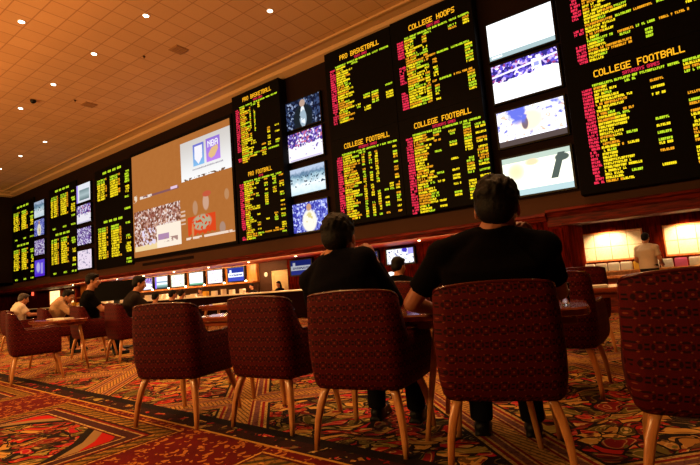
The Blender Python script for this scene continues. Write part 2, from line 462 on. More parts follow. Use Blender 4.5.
# ------------------------------------------------------------------ LED boards
FONT = {
'A':"01110 10001 10001 11111 10001 10001 10001", 'B':"11110 10001 10001 11110 10001 10001 11110", 'C':"01111 10000 10000 10000 10000 10000 01111",
'E':"11111 10000 10000 11110 10000 10000 11111", 'F':"11111 10000 10000 11110 10000 10000 10000", 'G':"01111 10000 10000 10011 10001 10001 01111",
'H':"10001 10001 10001 11111 10001 10001 10001", 'K':"10001 10010 10100 11000 10100 10010 10001", 'L':"10000 10000 10000 10000 10000 10000 11111",
'O':"01110 10001 10001 10001 10001 10001 01110", 'P':"11110 10001 10001 11110 10000 10000 10000", 'R':"11110 10001 10001 11110 10100 10010 10001",
'S':"01111 10000 10000 01110 00001 00001 11110", 'T':"11111 00100 00100 00100 00100 00100 00100", 'M':"10001 11011 10101 10101 10001 10001 10001",
'D':"11110 10001 10001 10001 10001 10001 11110", 'U':"10001 10001 10001 10001 10001 10001 01110", 'Y':"10001 10001 01010 00100 00100 00100 00100",
'N':"10001 11001 10101 10011 10001 10001 10001", 'V':"10001 10001 10001 10001 10001 01010 00100", 'I':"11111 00100 00100 00100 00100 00100 11111",
"'":"00100 00100 00000 00000 00000 00000 00000", ' ':"00000 00000 00000 00000 00000 00000 00000"}

def led_text(bm, s, x0, x1, z1, h, y, bold=1.15):
    n = len(s)*6-1; w = (x1-x0)/n; hh = h/7
    for i, ch in enumerate(s):
        for r, row in enumerate(FONT[ch].split()):
            for c, b in enumerate(row):
                if b == '1':
                    X = x0+(i*6+c)*w; Z = z1-(r+1)*hh
                    quad(bm, X-w*(bold-1)/2, X+w*bold, Z, Z+hh*bold, y)

def glyph_run(bms, key, x0, x1, z, h, y, r):
    """a run of tiny lit characters, far too small to read"""
    cw = h*.62; x = x0; bm = bms[key]
    while x < x1-cw*.3:
        if r.random() < .93:
            t = r.random()
            if t < .45: quad(bm, x, x+cw*.9, z, z+h, y)
            elif t < .75:
                quad(bm, x, x+cw*.8, z+h*.5, z+h, y); quad(bm, x+cw*.15, x+cw*.55, z, z+h*.5, y)
            else:
                quad(bm, x, x+cw*.4, z, z+h, y); quad(bm, x+cw*.4, x+cw*.85, z, z+h*.4, y)
        x += cw

BY = 11.6
def board_root(x0, x1, z0, z1, label, group, Y=BY):
    cx = (x0+x1)/2
    root = empty('odds_board', (cx, Y, z0), 0, label, 'odds board', group)
    bm = BX(x0-cx, x1-cx, 0.0, WY-Y-.02, 0, z1-z0, .015)
    obj('cabinet', bm, M['black'], root)
    return root, cx

def board_a(x0, z0, z1, ztop, title, sub, label, sect, cols, nrows_end, seed, hdr=True, tx=(.3, 1.98), bx=(-.2, 2.3)):
    """big boards: red number column, yellow names, scattered odds columns. x0 = left of the red column, u runs right from there"""
    r = random.Random(seed)
    root, cx = board_root(x0+bx[0], x0+bx[1], z0, z1, label, 'tall odds boards on the display wall')
    bms = {k: bmesh.new() for k in 'ygor'}
    y = -.006
    lx = lambda u: x0+u-cx
    P = .076; H = .056
    if title:
        b = bmesh.new(); led_text(b, title, lx(tx[0]), lx(tx[1]), ztop-z0+.36, .155, y); obj('title_text', b, M['led_h'], root)
        b = bmesh.new(); led_text(b, sub, lx(tx[0]+.55), lx(tx[1]-.45), ztop-z0+.165, .075, y); obj('subtitle_text', b, M['led_r'], root)
    if hdr:      # header line, over the names
        for (a, e) in ((.22, .62), (.66, .98), (1.0, 1.1), (1.14, 1.6), (1.64, 1.85), (1.9, 2.2)):
            glyph_run(bms, 'g', lx(a), lx(e), ztop-z0, H, y, r)
        glyph_run(bms, 'g', lx(.85), lx(1.1), ztop-z0-P, H, y, r)
    for i in range(nrows_end):
        z = ztop-z0-P*(i+1.0)
        brk = i in sect
        if i+1 in sect or i+2 in sect: 
            continue_red = False
        else: continue_red = True
        if continue_red and not brk: glyph_run(bms, 'r', lx(0), lx(.14 if r.random() < .2 else .2), z, H, y, r)
        if brk:
            for (a, e) in ((.24, .8), (.85, 1.15), (1.2, 1.55), (1.62, 2.15)): glyph_run(bms, r.choice('go'), lx(a), lx(e), z, H, y, r)
            continue
        w = .24+.40*r.random()
        glyph_run(bms, r.choice('yyyyo' if r.random() < .6 else 'yo'), lx(.24), lx(.24+w*.62), z, H, y, r)
        glyph_run(bms, r.choice('ygyoy'), lx(.24+w*.62), lx(.24+w), z, H, y, r)
        for (u, wd, i0, i1, prob) in cols:
            if i0 <= i < i1 and r.random() < prob:
                glyph_run(bms, r.choice('yygo'), lx(u), lx(u+wd), z, H, y, r)
    nm = {'y': 'yellow_figures', 'g': 'lime_figures', 'o': 'amber_figures', 'r': 'red_number_column'}
    for k in 'ygor': obj(nm[k], bms[k], M['led_'+k], root)
    return root

# left of centre pair
board_a(-13.17, 5.42, 8.30, 7.74, 'PRO BASKETBALL', 'TODAYS GAMES', 'tall odds board titled PRO BASKETBALL, nearest the huge screen', (24, 29),
        [(.75, .07, 1, 24, .95), (.98, .07, 2, 14, .9), (1.2, .08, 0, 4, .9), (.85, .15, 16, 27, .5), (1.3, .2, 16, 27, .55), (1.62, .12, 14, 23, .9), (2.0, .2, 14, 23, .5)], 28, 11, tx=(.42, 1.92))
board_a(-13.17, 2.66, 5.42, 4.86, 'PRO FOOTBALL', 'SUNDAYS GAMES', 'tall odds board titled PRO FOOTBALL, nearest the huge screen', (25,),
        [(.85, .15, 1, 27, .4), (1.3, .18, 0, 27, .45), (1.72, .16, 0, 8, .9), (1.72, .16, 17, 26, .6), (2.05, .2, 0, 28, .62)], 28, 12, tx=(.5, 1.72))
# central four
board_a(-8.56, 5.42, 8.36, 7.74, 'PRO BASKETBALL', 'TODAYS GAMES', 'tall odds board titled PRO BASKETBALL, left of the college hoops board', (),
        [(.9, .16, 17, 24, .4), (1.2, .22, 15, 23, .5), (1.5, .22, 15, 20, .85), (2.0, .24, 14, 21, .5)], 24, 13, tx=(.42, 1.9))
board_a(-8.56, 2.66, 5.42, 4.86, 'COLLEGE FOOTBALL', 'FRIDAYS GAMES', 'odds board titled COLLEGE FOOTBALL directly below the central PRO BASKETBALL board', (),
        [(.95, .08, 1, 27, .9), (1.2, .1, 1, 27, .75), (1.42, .08, 1, 14, .85), (1.42, .08, 17, 27, .85), (1.66, .14, 17, 27, .25), (1.85, .14, 15, 18, .8), (2.05, .12, 0, 27, .85)], 27, 14, tx=(.33, 1.98))
board_a(-6.05, 5.42, 8.40, 7.74, 'COLLEGE HOOPS', 'TODAYS GAMES', 'odds board titled COLLEGE HOOPS at the top of the central block', (9, 19),
        [(.8, .14, 1, 27, .9), (.55, .3, 11, 26, .6), (1.05, .12, 11, 18, .9), (1.05, .12, 21, 27, .9), (1.6, .25, 1, 4, .7), (2.02, .16, 0, 3, 1), (2.0, .2, 10, 17, 1), (2.0, .2, 20, 27, 1)], 27, 15, tx=(.42, 1.82))
board_a(-6.05, 2.66, 5.42, 4.86, 'COLLEGE FOOTBALL', 'SATURDAYS GAMES', 'odds board titled COLLEGE FOOTBALL below the COLLEGE HOOPS board', (),
        [(.85, .2, 1, 28, .35), (1.3, .2, 1, 26, .4), (1.72, .2, 0, 10, 1), (1.72, .2, 12, 18, 1), (1.72, .2, 20, 27, 1), (2.04, .26, 0, 28, .62)], 29, 16, tx=(.3, 1.98))
# right hand board, runs out of the picture
board_a(-1.45, 5.42, 8.40, 8.34, None, None, 'top right board of sports odds cut off by the picture edge', (26, 31),
        [(.85, .25, 1, 38, .35), (1.35, .25, 1, 24, .35), (1.35, .12, 33, 36, 1), (1.75, .25, 5, 20, .8), (2.1, .3, 1, 30, .6), (2.6, .3, 0, 36, .6)], 38, 17, bx=(-.3, 3.4))
board_a(-1.45, 2.46, 5.42, 4.86, 'COLLEGE FOOTBALL', 'SATURDAYS GAMES', 'odds board titled COLLEGE FOOTBALL at the far right, right of the bright screens', (),
        [(.75, .2, 1, 28, .4), (1.3, .22, 1, 28, .42), (1.9, .26, 0, 3, 1), (1.9, .26, 8, 12, .7), (1.9, .26, 13, 28, .95), (2.4, .3, 0, 28, .7)], 29, 18, tx=(.28, 1.96), bx=(-.3, 3.4))

def board_b(x0, x1, z0, z1, zt, zr, zr2, label, seed):
    """smaller boards on the far left: lime title, two dense yellow blocks and a ragged right column"""
    r = random.Random(seed)
    k = 11.9/BY; x0 *= k; x1 *= k; zt, zr, zr2, z0, z1 = [.95+(q-.95)*k for q in (zt, zr, zr2, z0, z1)]
    root, cx = board_root(x0-.22, x1+.03, z0, z1, label, 'odds boards left of the huge screen', 11.9)
    bms = {k: bmesh.new() for k in 'ygo'}
    y = -.006; W = x1-x0; lx = lambda u: x0+u*W-cx
    b = bmesh.new(); x = .2
    for w in (.12, .1, .1, .12):
        for k in range(3): quad(b, lx(x+k*w/3), lx(x+(k+.8)*w/3), zt-z0-.06, zt-z0+.06, y)
        x += w+.04
    obj('title_text', b, M['led_g'], root)
    P = .125; H = .098; n = int((zr-zr2)/P)
    for i in range(n):
        z = zr-z0-P*(i+1)
        for (a, e) in ((.02, .1), (.13, .26), (.42, .5), (.5, .64)):
            glyph_run(bms, 'g' if i < 2 else 'y', lx(a), lx(e), z, H, y, r)
        if r.random() < .6: glyph_run(bms, 'o', lx(.28), lx(.32), z, H, y, r)
        if r.random() < .6: glyph_run(bms, 'o', lx(.66), lx(.71), z, H, y, r)
        if r.random() < .7: glyph_run(bms, 'g' if i < 6 else 'y', lx(.82+.06*r.random()), lx(.97), z, H, y, r)
    glyph_run(bms, 'g', lx(.84), lx(.97), zr-z0-P*(n+2), H, y, r); glyph_run(bms, 'g', lx(.82), lx(.98), .12, H, y, r)
    if seed > 21: glyph_run(bms, 'g', lx(.08), lx(.2), .12, H, y, r); glyph_run(bms, 'g', lx(.5), lx(.62), .12, H, y, r)
    for k, nn in (('y', 'yellow_figures'), ('g', 'lime_figures'), ('o', 'amber_figures')): obj(nn, bms[k], M['led_'+k], root)

board_b(-24.02, -20.80, 5.05, 7.6, 7.33, 7.08, 5.9, 'dark board with yellow block figures touching the left edge of the huge screen, upper', 21)
board_b(-24.02, -20.80, 2.5, 5.05, 4.83, 4.6, 2.95, 'dark board with yellow block figures touching the left edge of the huge screen, lower', 20)
board_b(-29.5, -26.38, 5.05, 7.6, 7.38, 7.12, 5.85, 'upper yellow figure board between the two leftmost screen columns', 22)
board_b(-29.5, -26.38, 2.5, 5.05, 4.86, 4.65, 3.1, 'lower yellow figure board between the two leftmost screen columns', 23)
board_b(-35.1, -31.9, 5.05, 7.6, 7.3, 7.02, 5.7, 'upper yellow figure board at the far left end of the wall', 24)
board_b(-35.1, -31.9, 2.5, 5.05, 4.83, 4.6, 3.2, 'lower yellow figure board at the far left end of the wall', 25)

# ------------------------------------------------------------------ video pictures
def pic(name, kind, seed, st=1.0):
    g = G(name); gen = g.coord('Generated'); u, _, v = g.xyz(gen)
    K = lin
    sv = g.vec(g.add(u, seed*3.17), g.mul(v, .6), seed*1.7)
    nz = g.noise(sv, 9, 4.0); cells = g.voro(sv, 26)['Color']; cr = g.xyz(cells)[0]
    big = g.noise(sv, 4, 3.0)
    E = lambda *a: g.ellm(u, v, *a)
    R = lambda *a: g.rect(u, v, *a)
    if kind == 'crowd':
        c = g.ramp(cr, [(0, K('#6a4a9a')), (.3, K('#b9a6e0')), (.55, K('#f4f0ff')), (.8, K('#5a3a7a'))], True)
    elif kind == 'court':       # crowd over a white floor
        crowd = g.ramp(cr, [(0, K('#3c2a78')), (.25, K('#8a72c8')), (.5, K('#efe8ff')), (.7, K('#c86a8a')), (.85, K('#4a3690'))], True)
        edge = g.add(.52, g.mul(g.sub(nz, .5), .35))
        c = g.mix(g.gt(v, edge), K('#fbf6ff'), crowd)
        pl = g.mul(g.gt(nz, .62), g.band(v, .15, .6)); c = g.mix(pl, c, K('#7a66b0'))
        c = g.mix(R(.05, .95, .02, .07), c, K('#cfc4e8'))
    elif kind == 'hoop':
        crowd = g.ramp(cr, [(0, K('#2c2470')), (.35, K('#5a4ab8')), (.6, K('#b8a4e8')), (.8, K('#e0d4ff')), (.9, K('#8a3a6a'))], True)
        edge = g.add(.55, g.mul(g.sub(big, .5), .4))
        c = g.mix(g.gt(v, edge), K('#ffffff'), crowd)
        c = g.mix(R(.62, .76, .62, .88), c, K('#ffffff')); c = g.mix(R(.65, .73, .68, .82), c, K('#8a90c8'))
        c = g.mix(g.band(g.add(v, g.mul(u, -.15)), .68, .73), c, K('#d8d0f0'))
    elif kind == 'white':
        c = g.mix(nz, K('#f4fbff'), K('#ffffff'))
        c = g.mix(g.mul(g.band(u, .22, .7), g.band(g.add(v, g.mul(u, -.1)), .52, .56)), c, K('#c8d8de'))
        c = g.mix(R(.25, .4, .55, .75), c, K('#dce8ee')); c = g.mix(E(.62, .68, .12, .1, .5), c, K('#d4e4ee'))
        c = g.mix(g.lt(v, .13), c, K('#8fa4a8')); c = g.mix(R(.03, .2, .05, .1), c, K('#e8f0f0'))
    elif kind == 'close':
        c = g.ramp(nz, [(0, K('#2a2a70')), (.36, K('#6a70c0')), (.45, K('#f6f0ff')), (.58, K('#ffffff')), (.66, K('#c89a84')), (.74, K('#f8f8f0'))])
        c = g.mix(E(.5, .6, .2, .3, .6), c, K('#f0d8b8')); c = g.mix(E(.42, .55, .05, .18, .4), c, K('#6a5a60'))
        c = g.mix(g.mul(g.step(big, .5, .62), g.step(v, .45, .7)), c, K('#5a64c4'))
        c = g.mix(g.lt(v, .16), c, K('#4a3e3c'))
    elif kind == 'cream':
        c = g.mix(big, K('#e8ead0'), K('#ffffea'))
        c = g.mix(g.gt(v, .86), c, K('#a4b4a8')); c = g.mix(g.lt(v, .15), c, K('#a0b8bc'))
        arm = g.lt(g.ab(g.sub(u, g.add(.68, g.mul(v, .22)))), .05)
        c = g.mix(g.mul(arm, g.band(v, .3, .9)), c, K('#46504a')); c = g.mix(E(.88, .78, .1, .09, .3), c, K('#46504a'))
        c = g.mix(E(.2, .62, .12, .2, 1.0), c, K('#d8c8a0')); c = g.mix(E(.45, .8, .1, .08, .6), c, K('#dcc09a'))
    elif kind == 'coach':
        c = g.ramp(cr, [(0, K('#16182c')), (.4, K('#3a4a70')), (.6, K('#8a98b8')), (.75, K('#24304e'))], True)
        c = g.mix(E(.5, .3, .28, .52, .2), c, K('#1c2228')); c = g.mix(E(.5, .35, .07, .4, .2), c, K('#e8f0f8'))
        c = g.mix(g.mul(E(.5, .3, .1, .3, .2), g.gt(nz, .45)), c, K('#9ab0c0')); c = g.mix(E(.5, .84, .08, .13, .2), c, K('#b89a88'))
    elif kind == 'field':
        c = g.ramp(g.add(v, g.mul(g.sub(nz, .5), .5)), [(0, K('#cfe6f0')), (.35, K('#f0fbff')), (.6, K('#9abccc')), (.75, K('#5a7a98')), (.9, K('#b8c8e0'))])
        c = g.mix(g.mul(g.lt(cr, .12), g.band(v, .3, .7)), c, K('#2e3c50'))
    elif kind == 'player':
        c = g.ramp(cr, [(0, K('#3a3aa0')), (.3, K('#7a84d8')), (.6, K('#c8d0ff')), (.8, K('#4a4ab8'))], True)
        c = g.mix(E(.48, .35, .2, .38, .3), c, K('#f4efe0')); c = g.mix(E(.48, .82, .07, .12, .2), c, K('#c89a78'))
        c = g.mix(g.mul(E(.48, .35, .1, .3, .4), g.gt(nz, .52)), c, K('#d8c880'))
    elif kind == 'purple':
        c = g.mix(nz, K('#4a2ad0'), K('#7a5aff')); c = g.mix(E(.35, .55, .18, .3, .5), c, K('#c8c0ff')); c = g.mix(R(.6, .8, .15, .8), c, K('#b4a4f8'))
        c = g.mix(g.lt(v, .14), c, K('#5a2ae0'))
    elif kind == 'sheet':       # pale blue page with an upright grey block
        c = g.mix(nz, K('#e8ecff'), K('#ffffff')); c = g.mix(R(.2, .9, .12, .7), c, g.ramp(v, [(.1, K('#5a7478')), (.4, K('#b8ccd0')), (.7, K('#7c9498'))])); c = g.mix(g.lt(u, .1), c, K('#b49aff'))
    elif kind == 'logo':
        c = g.mix(g.gt(v, .55), K('#3a44a8'), K('#24308a')); c = g.mix(R(.0, .95, .3, .62), c, K('#eef2ff'))
        c = g.mix(g.mul(R(.08, .9, .38, .52), g.gt(g.noise(sv, 30, 0.0), .45)), c, K('#1c2670')); c = g.mix(R(.1, .22, .6, .85), c, K('#f2f4ff'))
    elif kind == 'map':
        c = g.mix(g.gt(g.noise(sv, 7, 2.0), .56), K('#fdfdff'), K('#d8dcf4')); c = g.mix(g.gt(g.noise(sv, 13, 0.0), .66), c, K('#4a4a90'))
        c = g.mix(E(.68, .9, .1, .15, .2), c, K('#4038c0')); c = g.mix(g.mul(g.gt(u, .8), g.gt(v, .6)), c, K('#a8a0f0'))
    elif kind == 'green':
        c = g.ramp(v, [(0, K('#4a8a6a')), (.12, K('#7ab090')), (.2, K('#ffffff')), (.9, K('#f0f8ff'))]); c = g.mix(g.mul(g.gt(nz, .62), g.gt(v, .3)), c, K('#b4c8c4'))
    elif kind == 'race':
        c = g.mix(g.lt(g.ab(g.sub(v, g.sub(.85, g.mul(u, .7)))), .08), K('#c8f4ff'), K('#2a3848')); c = g.mix(g.mul(g.gt(nz, .45), g.gt(v, .2)), c, K('#a8ecfa'))
    elif kind == 'stripe':
        c = g.ramp(v, [(0, K('#2a3a40')), (.25, K('#8ab0a8')), (.4, K('#f4f8ff')), (.55, K('#5a7a88')), (.65, K('#e8f0ff'))]); c = g.mix(g.lt(u, .12), c, K('#8a6aff'))
    elif kind == 'pinkish':
        c = g.mix(nz, K('#fff4ff'), K('#f4dcf8')); c = g.mix(g.gt(g.noise(sv, 12, 1.0), .64), c, K('#8a86a8'))
    elif kind == 'beigepic':
        c = g.mix(nz, K('#fbf4d8'), K('#e8f0e0')); c = g.mix(g.gt(g.noise(sv, 11, 1.0), .62), c, K('#8aa090'))
    return g.emit(c, st)

def screen(name, x0, x1, z0, z1, y, kind, seed, label, cat, group, bez=.045, depth=.1, st=1.0, tilt=0):
    cx = (x0+x1)/2
    root = empty(name, (cx, y, z0), 0, label, cat, group)
    bm = bmesh.new(); w = (x1-x0)/2; h = z1-z0
    box(bm, -w-bez, w+bez, 0.012, depth, -bez, h+bez, .008)
    for a in ((-w-bez, -w, -bez, h+bez), (w, w+bez, -bez, h+bez), (-w, w, -bez, 0), (-w, w, h, h+bez)):
        box(bm, a[0], a[1], -.02, .02, a[2], a[3])
    obj('casing', bm, M['black_gloss'], root)
    bm = bmesh.new(); box(bm, -w, w, 0.0, 0.011, 0, h); obj('picture', bm, pic('video_'+kind+str(seed), kind, seed, st), root)
    return root

ZR = [(6.37, 7.37), (5.22, 6.21), (4.03, 4.95), (2.72, 3.72)]
def column(x0, x1, kinds, seed, where, st):
    nm = ('topmost', 'second from top', 'third from top', 'lowest')
    for i, (z0, z1) in enumerate(ZR):
        screen('video_screen', x0, x1, z0, z1, 11.9, kinds[i][0], seed+i, '%s, %s %s' % (kinds[i][1], nm[i].replace('second from top', 'second').replace('third from top', 'third'), where), 'video screen', 'four-high columns of video screens', st=st)
column(-3.52, -1.9, [('white', 'glaring white screen with grey foot strip'), ('hoop', 'screen showing a basketball hoop over a white court'), ('close', 'screen showing a close-up of players in white'), ('cream', 'cream coloured screen with a dark arm shape')], 31, 'left of the right board', 1.7)
column(-10.88, -9.31, [('coach', 'screen showing a man in dark jacket and white shirt'), ('court', 'screen showing a purple crowd and pale court'), ('field', 'pale blue screen of a playing field'), ('player', 'blue screen with a player in white')], 41, 'between basketball boards', 1.15)
column(-26.93, -25.33, [('sheet', 'pale lilac screen with grey block'), ('court', 'violet screen of a game'), ('crowd', 'lilac crowd screen'), ('pinkish', 'pale pinkish screen')], 51, 'in column nearest the huge screen', .9)
column(-32.64, -31.16, [('field', 'pale blue screen'), ('player', 'blue screen'), ('crowd', 'lilac screen'), ('purple', 'vivid purple screen')], 61, 'at the far left', .8)

# huge projection screen
def big_screen():
    x0, x1, z0, z1 = -21.24, -13.89, 2.82, 7.75
    cx = (x0+x1)/2; W = x1-x0; H = z1-z0
    root = empty('projection_screen', (cx, WY-.06, z0), 0, 'huge tan projection screen split into several sports pictures', 'projection screen')
    bm = bmesh.new()
    for a in ((-W/2-.05, -W/2, -.12, H+.12), (W/2, W/2+.12, -.12, H+.12), (-W/2, W/2, -.12, 0), (-W/2, W/2, H, H+.12)): box(bm, a[0], a[1], -.06, .06, a[2], a[3])
    obj('frame', bm, M['black'], root)
    g = G('projected_picture'); gen = g.coord('Generated'); u, _, v = g.xyz(gen); K = lin
    X = lambda x: (x-x0)/W
    Z = lambda z: (z-z0)/H
    Rm = lambda a, b, c, d: g.rect(u, v, X(a), X(b), Z(c), Z(d))
    sv = g.vec(g.mul(u, 1.5), v)
    nz = g.noise(sv, 20, 3.0); cells = g.xyz(g.voro(sv, 55)['Color'])[0]
    c = g.mix(nz, K('#b06a30'), K('#ba7438'))
    # lower left: crowd over a court
    crowd = g.ramp(cells, [(0, K('#7c4630')), (.3, K('#b98a7c')), (.5, K('#f0dcd4')), (.7, K('#9a5a4a')), (.85, K('#d4a48c'))], True)
    c = g.mix(Rm(-21.15, -17.45, 3.1, 5.0), c, crowd)
    floor_e = g.lt(v, g.add(Z(3.32), g.mul(g.sub(u, 0.0), .04)))
    c = g.mix(g.mul(Rm(-21.15, -17.45, 3.1, 3.55), floor_e), c, K('#f4d8a0'))
    c = g.mix(Rm(-19.3, -17.45, 3.1, 4.12), c, K('#fff0dc'))
    c = g.mix(Rm(-19.2, -18.35, 3.45, 3.72), c, K('#b48cb0')); c = g.mix(g.mul(Rm(-18.7, -17.7, 3.32, 3.52), g.gt(nz, .46)), c, K('#b08a80'))
    c = g.mix(g.mul(Rm(-20.5, -19.3, 3.3, 4.1), g.gt(nz, .54)), c, K('#e8dcf4'))
    # score strip upper left
    c = g.mix(Rm(-20.6, -17.5, 5.56, 5.66), c, K('#8a5a5c')); c = g.mix(g.mul(Rm(-20.6, -19.6, 5.55, 5.68), g.gt(nz, .4)), c, K('#f0e0d4')); c = g.mix(Rm(-18.1, -17.6, 5.6, 5.72), c, K('#e8c8e0'))
    c = g.mix(g.mul(Rm(-21.15, -20.85, 5.45, 5.8), g.gt(nz, .5)), c, K('#ecd8c0'))
    # lower right: people holding a red jersey
    def EL(x, z, rx, rz, s=.3): return g.ellm(u, v, X(x), Z(z), rx/W, rz/H, s)
    c = g.mix(EL(-16.4, 4.5, .17, .3), c, K('#c0906c')); c = g.mix(EL(-15.68, 4.65, .2, .34), c, K('#d0a48a')); c = g.mix(EL(-15.6, 4.98, .28, .12), c, K('#c85a3c'))
    c = g.mix(g.mul(Rm(-16.95, -15.1, 3.35, 4.15), g.gt(g.add(v, g.mul(g.sub(nz, .5), .1)), Z(3.38))), c, K('#e0481c'))
    c = g.mix(g.mul(EL(-16.0, 3.85, .62, .32), g.gt(g.noise(sv, 34, 0.0), .42)), c, K('#b8ac8c')); c = g.mix(EL(-16.62, 3.55, .08, .3), c, K('#d88a50'))
    c = g.mix(EL(-14.35, 4.75, .14, .22), c, K('#c08c60')); c = g.mix(EL(-14.7, 3.45, .18, .24), c, K('#b08c78')); c = g.mix(g.mul(Rm(-17.1, -13.98, 3.2, 3.3), g.gt(nz, .42)), c, K('#f4dcc8'))
    c = g.mix(g.mul(Rm(-17.42, -17.1, 3.9, 4.5), g.gt(g.mod(g.mul(v, 26.0), 1.0), .5)), c, K('#e0c0a8'))
    # upper right: white page
    c = g.mix(Rm(-17.27, -13.92, 5.75, 7.45), c, g.mix(g.step(v, .55, .95), K('#ffffff'), K('#d8d2cc')))
    c = g.mix(g.mul(Rm(-17.1, -14.2, 5.75, 5.84), g.gt(nz, .52)), c, K('#7a5a44'))
    bm = bmesh.new(); box(bm, -W/2, W/2, 0.0, .02, 0, H); obj('picture', bm, g.emit(c, 1.0), root)
    # two badges and the lines under them
    def badge(bx0, bx1, bz0, bz1, mat_a, word, emblem):
        b = bmesh.new(); box(b, bx0-cx, bx1-cx, -.008, -.001, bz0-z0, bz1-z0); o = obj('badge', b, mat_a, root)
        b = bmesh.new()
        if word: led_text(b, word, bx0-cx+.12, bx1-cx-.12, bz1-z0-.12, .26, -.012, 1.3)
        else:
            quad(b, bx0-cx+.12, bx1-cx-.1, bz1-z0-.42, bz1-z0-.1, -.012)
        obj('badge_lettering', b, M['pic_white'], o)
        b = bmesh.new(); emblem(b, (bx0+bx1)/2-cx, (bz0+bz1)/2-z0-.16); obj('emblem', b, M['pic_gold'] if word else M['pic_white'], o)
    M['pic_white'] = led('projected_white', '#fbf8ff', 1.0); M['pic_gold'] = led('projected_gold', '#e8c088', 1.0)
    gb = G('projected_blue'); gv = gb.xyz(gb.coord('Generated'))[2]
    mb = gb.emit(gb.mix(gv, K('#8cc8f8'), K('#7a78d8')), .95)
    gp = G('projected_purple'); gv = gp.xyz(gp.coord('Generated'))[2]
    mp = gp.emit(gp.mix(gv, K('#c88af8'), K('#9a7ae0')), .95)
    def shield(b, x, z):
        pts = [(-.26, .22), (.26, .22), (.26, 0), (0, -.26), (-.26, 0)]
        b.faces.new([b.verts.new((x+p, -.012, z+q)) for p, q in pts])
    def trophy(b, x, z):
        pts = [(-.3, .0), (-.08, .22), (.3, .28), (.33, .1), (.1, -.16), (-.12, -.22), (-.28, -.12)]
        b.faces.new([b.verts.new((x+p, -.012, z+q)) for p, q in pts])
    badge(-16.38, -15.64, 6.27, 7.2, mb, None, shield); badge(-15.49, -14.6, 6.27, 7.25, mp, 'NBA', trophy)
    b = bmesh.new(); r = random.Random(3); x = -16.45
    while x < -14.5:
        w = .03+.04*r.random(); quad(b, x-cx, x+w-cx, 6.1-z0, 6.15-z0+.02*r.random(), -.006); x += w+.025
    obj('caption_line', b, led('projected_grey', '#b0a8b8', .8), root)
big_screen()

# long flat grille set in the fascia under the huge screen
bm = BX(-20.6, -16.7, WY-.045, WY-.03, 2.4, 2.52, .004); 
for k in range(3): box(bm, -20.55, -16.75, WY-.055, WY-.04, 2.415+k*.035, 2.43+k*.035)
tag(obj('air_grille', bm, M['wall_dark']), 'long narrow air grille in the brown fascia under the huge screen', 'air grille')

# ------------------------------------------------------------------ ceiling fittings
glow = led('downlight_glow', '#fff4dc', 12.0)
def downlight(x, y, z=8.62, r=.085, label='', group='', name='downlight', cat='ceiling light', m=glow):
    root = empty(name, (x, y, z), 0, label, cat, group)
    bm = lathe(bmesh.new(), [(r*.8, -.001), (r*1.12, -.001), (r*1.12, -.012), (r*.95, -.02), (r*.8, -.02)], 24)
    obj('trim_ring', bm, M['white_gloss'], root, True)
    bm = lathe(bmesh.new(), [(r*.86, -.022), (r*.5, -.034), (.005, -.038)], 20); obj('lens', bm, m, root, True)
    return root
DL = [(-13.72, 4.74, 'nearest the top left corner of the picture'), (-11.13, 6.8, 'highest of the lights in the middle of the picture'), (-8.52, 8.95, 'rightmost of the ceiling lights'),
      (-14.12, 6.83, 'in the line of four, second from the right'), (-17.15, 6.88, 'in the line of four, third from the right'), (-20.14, 6.91, 'in the line of four, leftmost'),
      (-23.78, 9.15, 'nearest of three far left lights along the crown'), (-26.78, 9.17, 'middle of three far left lights along the crown'), (-29.96, 9.28, 'furthest left and last of the ceiling lights')]
for x, y, w in DL: downlight(x, y, label='small round ceiling light '+w, group='recessed lights in the tiled ceiling')
for x, y, w in ((-12.11, 8.47, 'nearer the middle'), (-18.16, 8.55, 'further left')):
    bm = BX(-.22, .22, -.22, .22, -.02, 0)
    for k in range(5): box(bm, -.2, .2, -.19+k*.085, -.15+k*.085, -.035, -.02)
    o = obj('ceiling_vent', bm, M['vent']); o.location = (x, y, 8.62); tag(o, 'square brown vent flush in the ceiling tiles, '+w, 'vent', 'ceiling vents')
bm = lathe(bmesh.new(), [(.1, 0), (.1, -.06), (.06, -.12), (.01, -.14)], 16); o = obj('ceiling_camera', bm, M['black_gloss'], None, True); o.location = (-19.04, 6.94, 8.62); tag(o, 'small black dome camera on the ceiling tiles', 'camera')
for x, y, w in ((-13.22, 7.96, 'nearer the middle'), (-18.06, 7.99, 'further left')):
    bm = lathe(bmesh.new(), [(.04, 0), (.04, -.03), (.015, -.05), (.015, -.08)], 12); o = obj('sprinkler_head', bm, M['fascia'], None, True); o.location = (x, y, 8.62); tag(o, 'tiny dark sprinkler head in the ceiling, '+w, 'sprinkler', 'ceiling sprinklers')

# ------------------------------------------------------------------ counter zone
LOWTV = [(-19.8, -18.72, 'green', 'white screen with a green lower strip'), (-18.36, -17.3, 'pinkish', 'plain pale pinkish screen'), (-16.9, -15.83, 'logo', 'blue screen with a white lettered band'),
         (-21.32, -20.2, 'beigepic', 'cream and grey screen'), (-22.78, -21.65, 'stripe', 'screen with dark horizontal band'), (-24.14, -23.05, 'court', 'pale violet screen'), (-25.4, -24.45, 'race', 'cyan screen with a dark diagonal'),
         (-26.9, -25.9, 'field', 'pale blue screen, last on the ledge')]
for i, (a, b, k, l) in enumerate(LOWTV):
    screen('television', a, b, 1.34, 1.93, 13.9, k, 71+i, 'small '+l+' above the lit ledge', 'television', 'televisions along the counter wall', bez=.05, st=1.5)
screen('television', -8.42, -7.37, 1.4, 1.9, 13.9, 'map', 81, 'small television with white map-like picture between the two seated men', 'television', 'televisions along the counter wall', st=1.2)
screen('television', -10.6, -8.8, 1.4, 1.9, 13.9, 'player', 82, 'dim blue television just right of the long-sleeved man', 'television', 'televisions along the counter wall', st=.25)
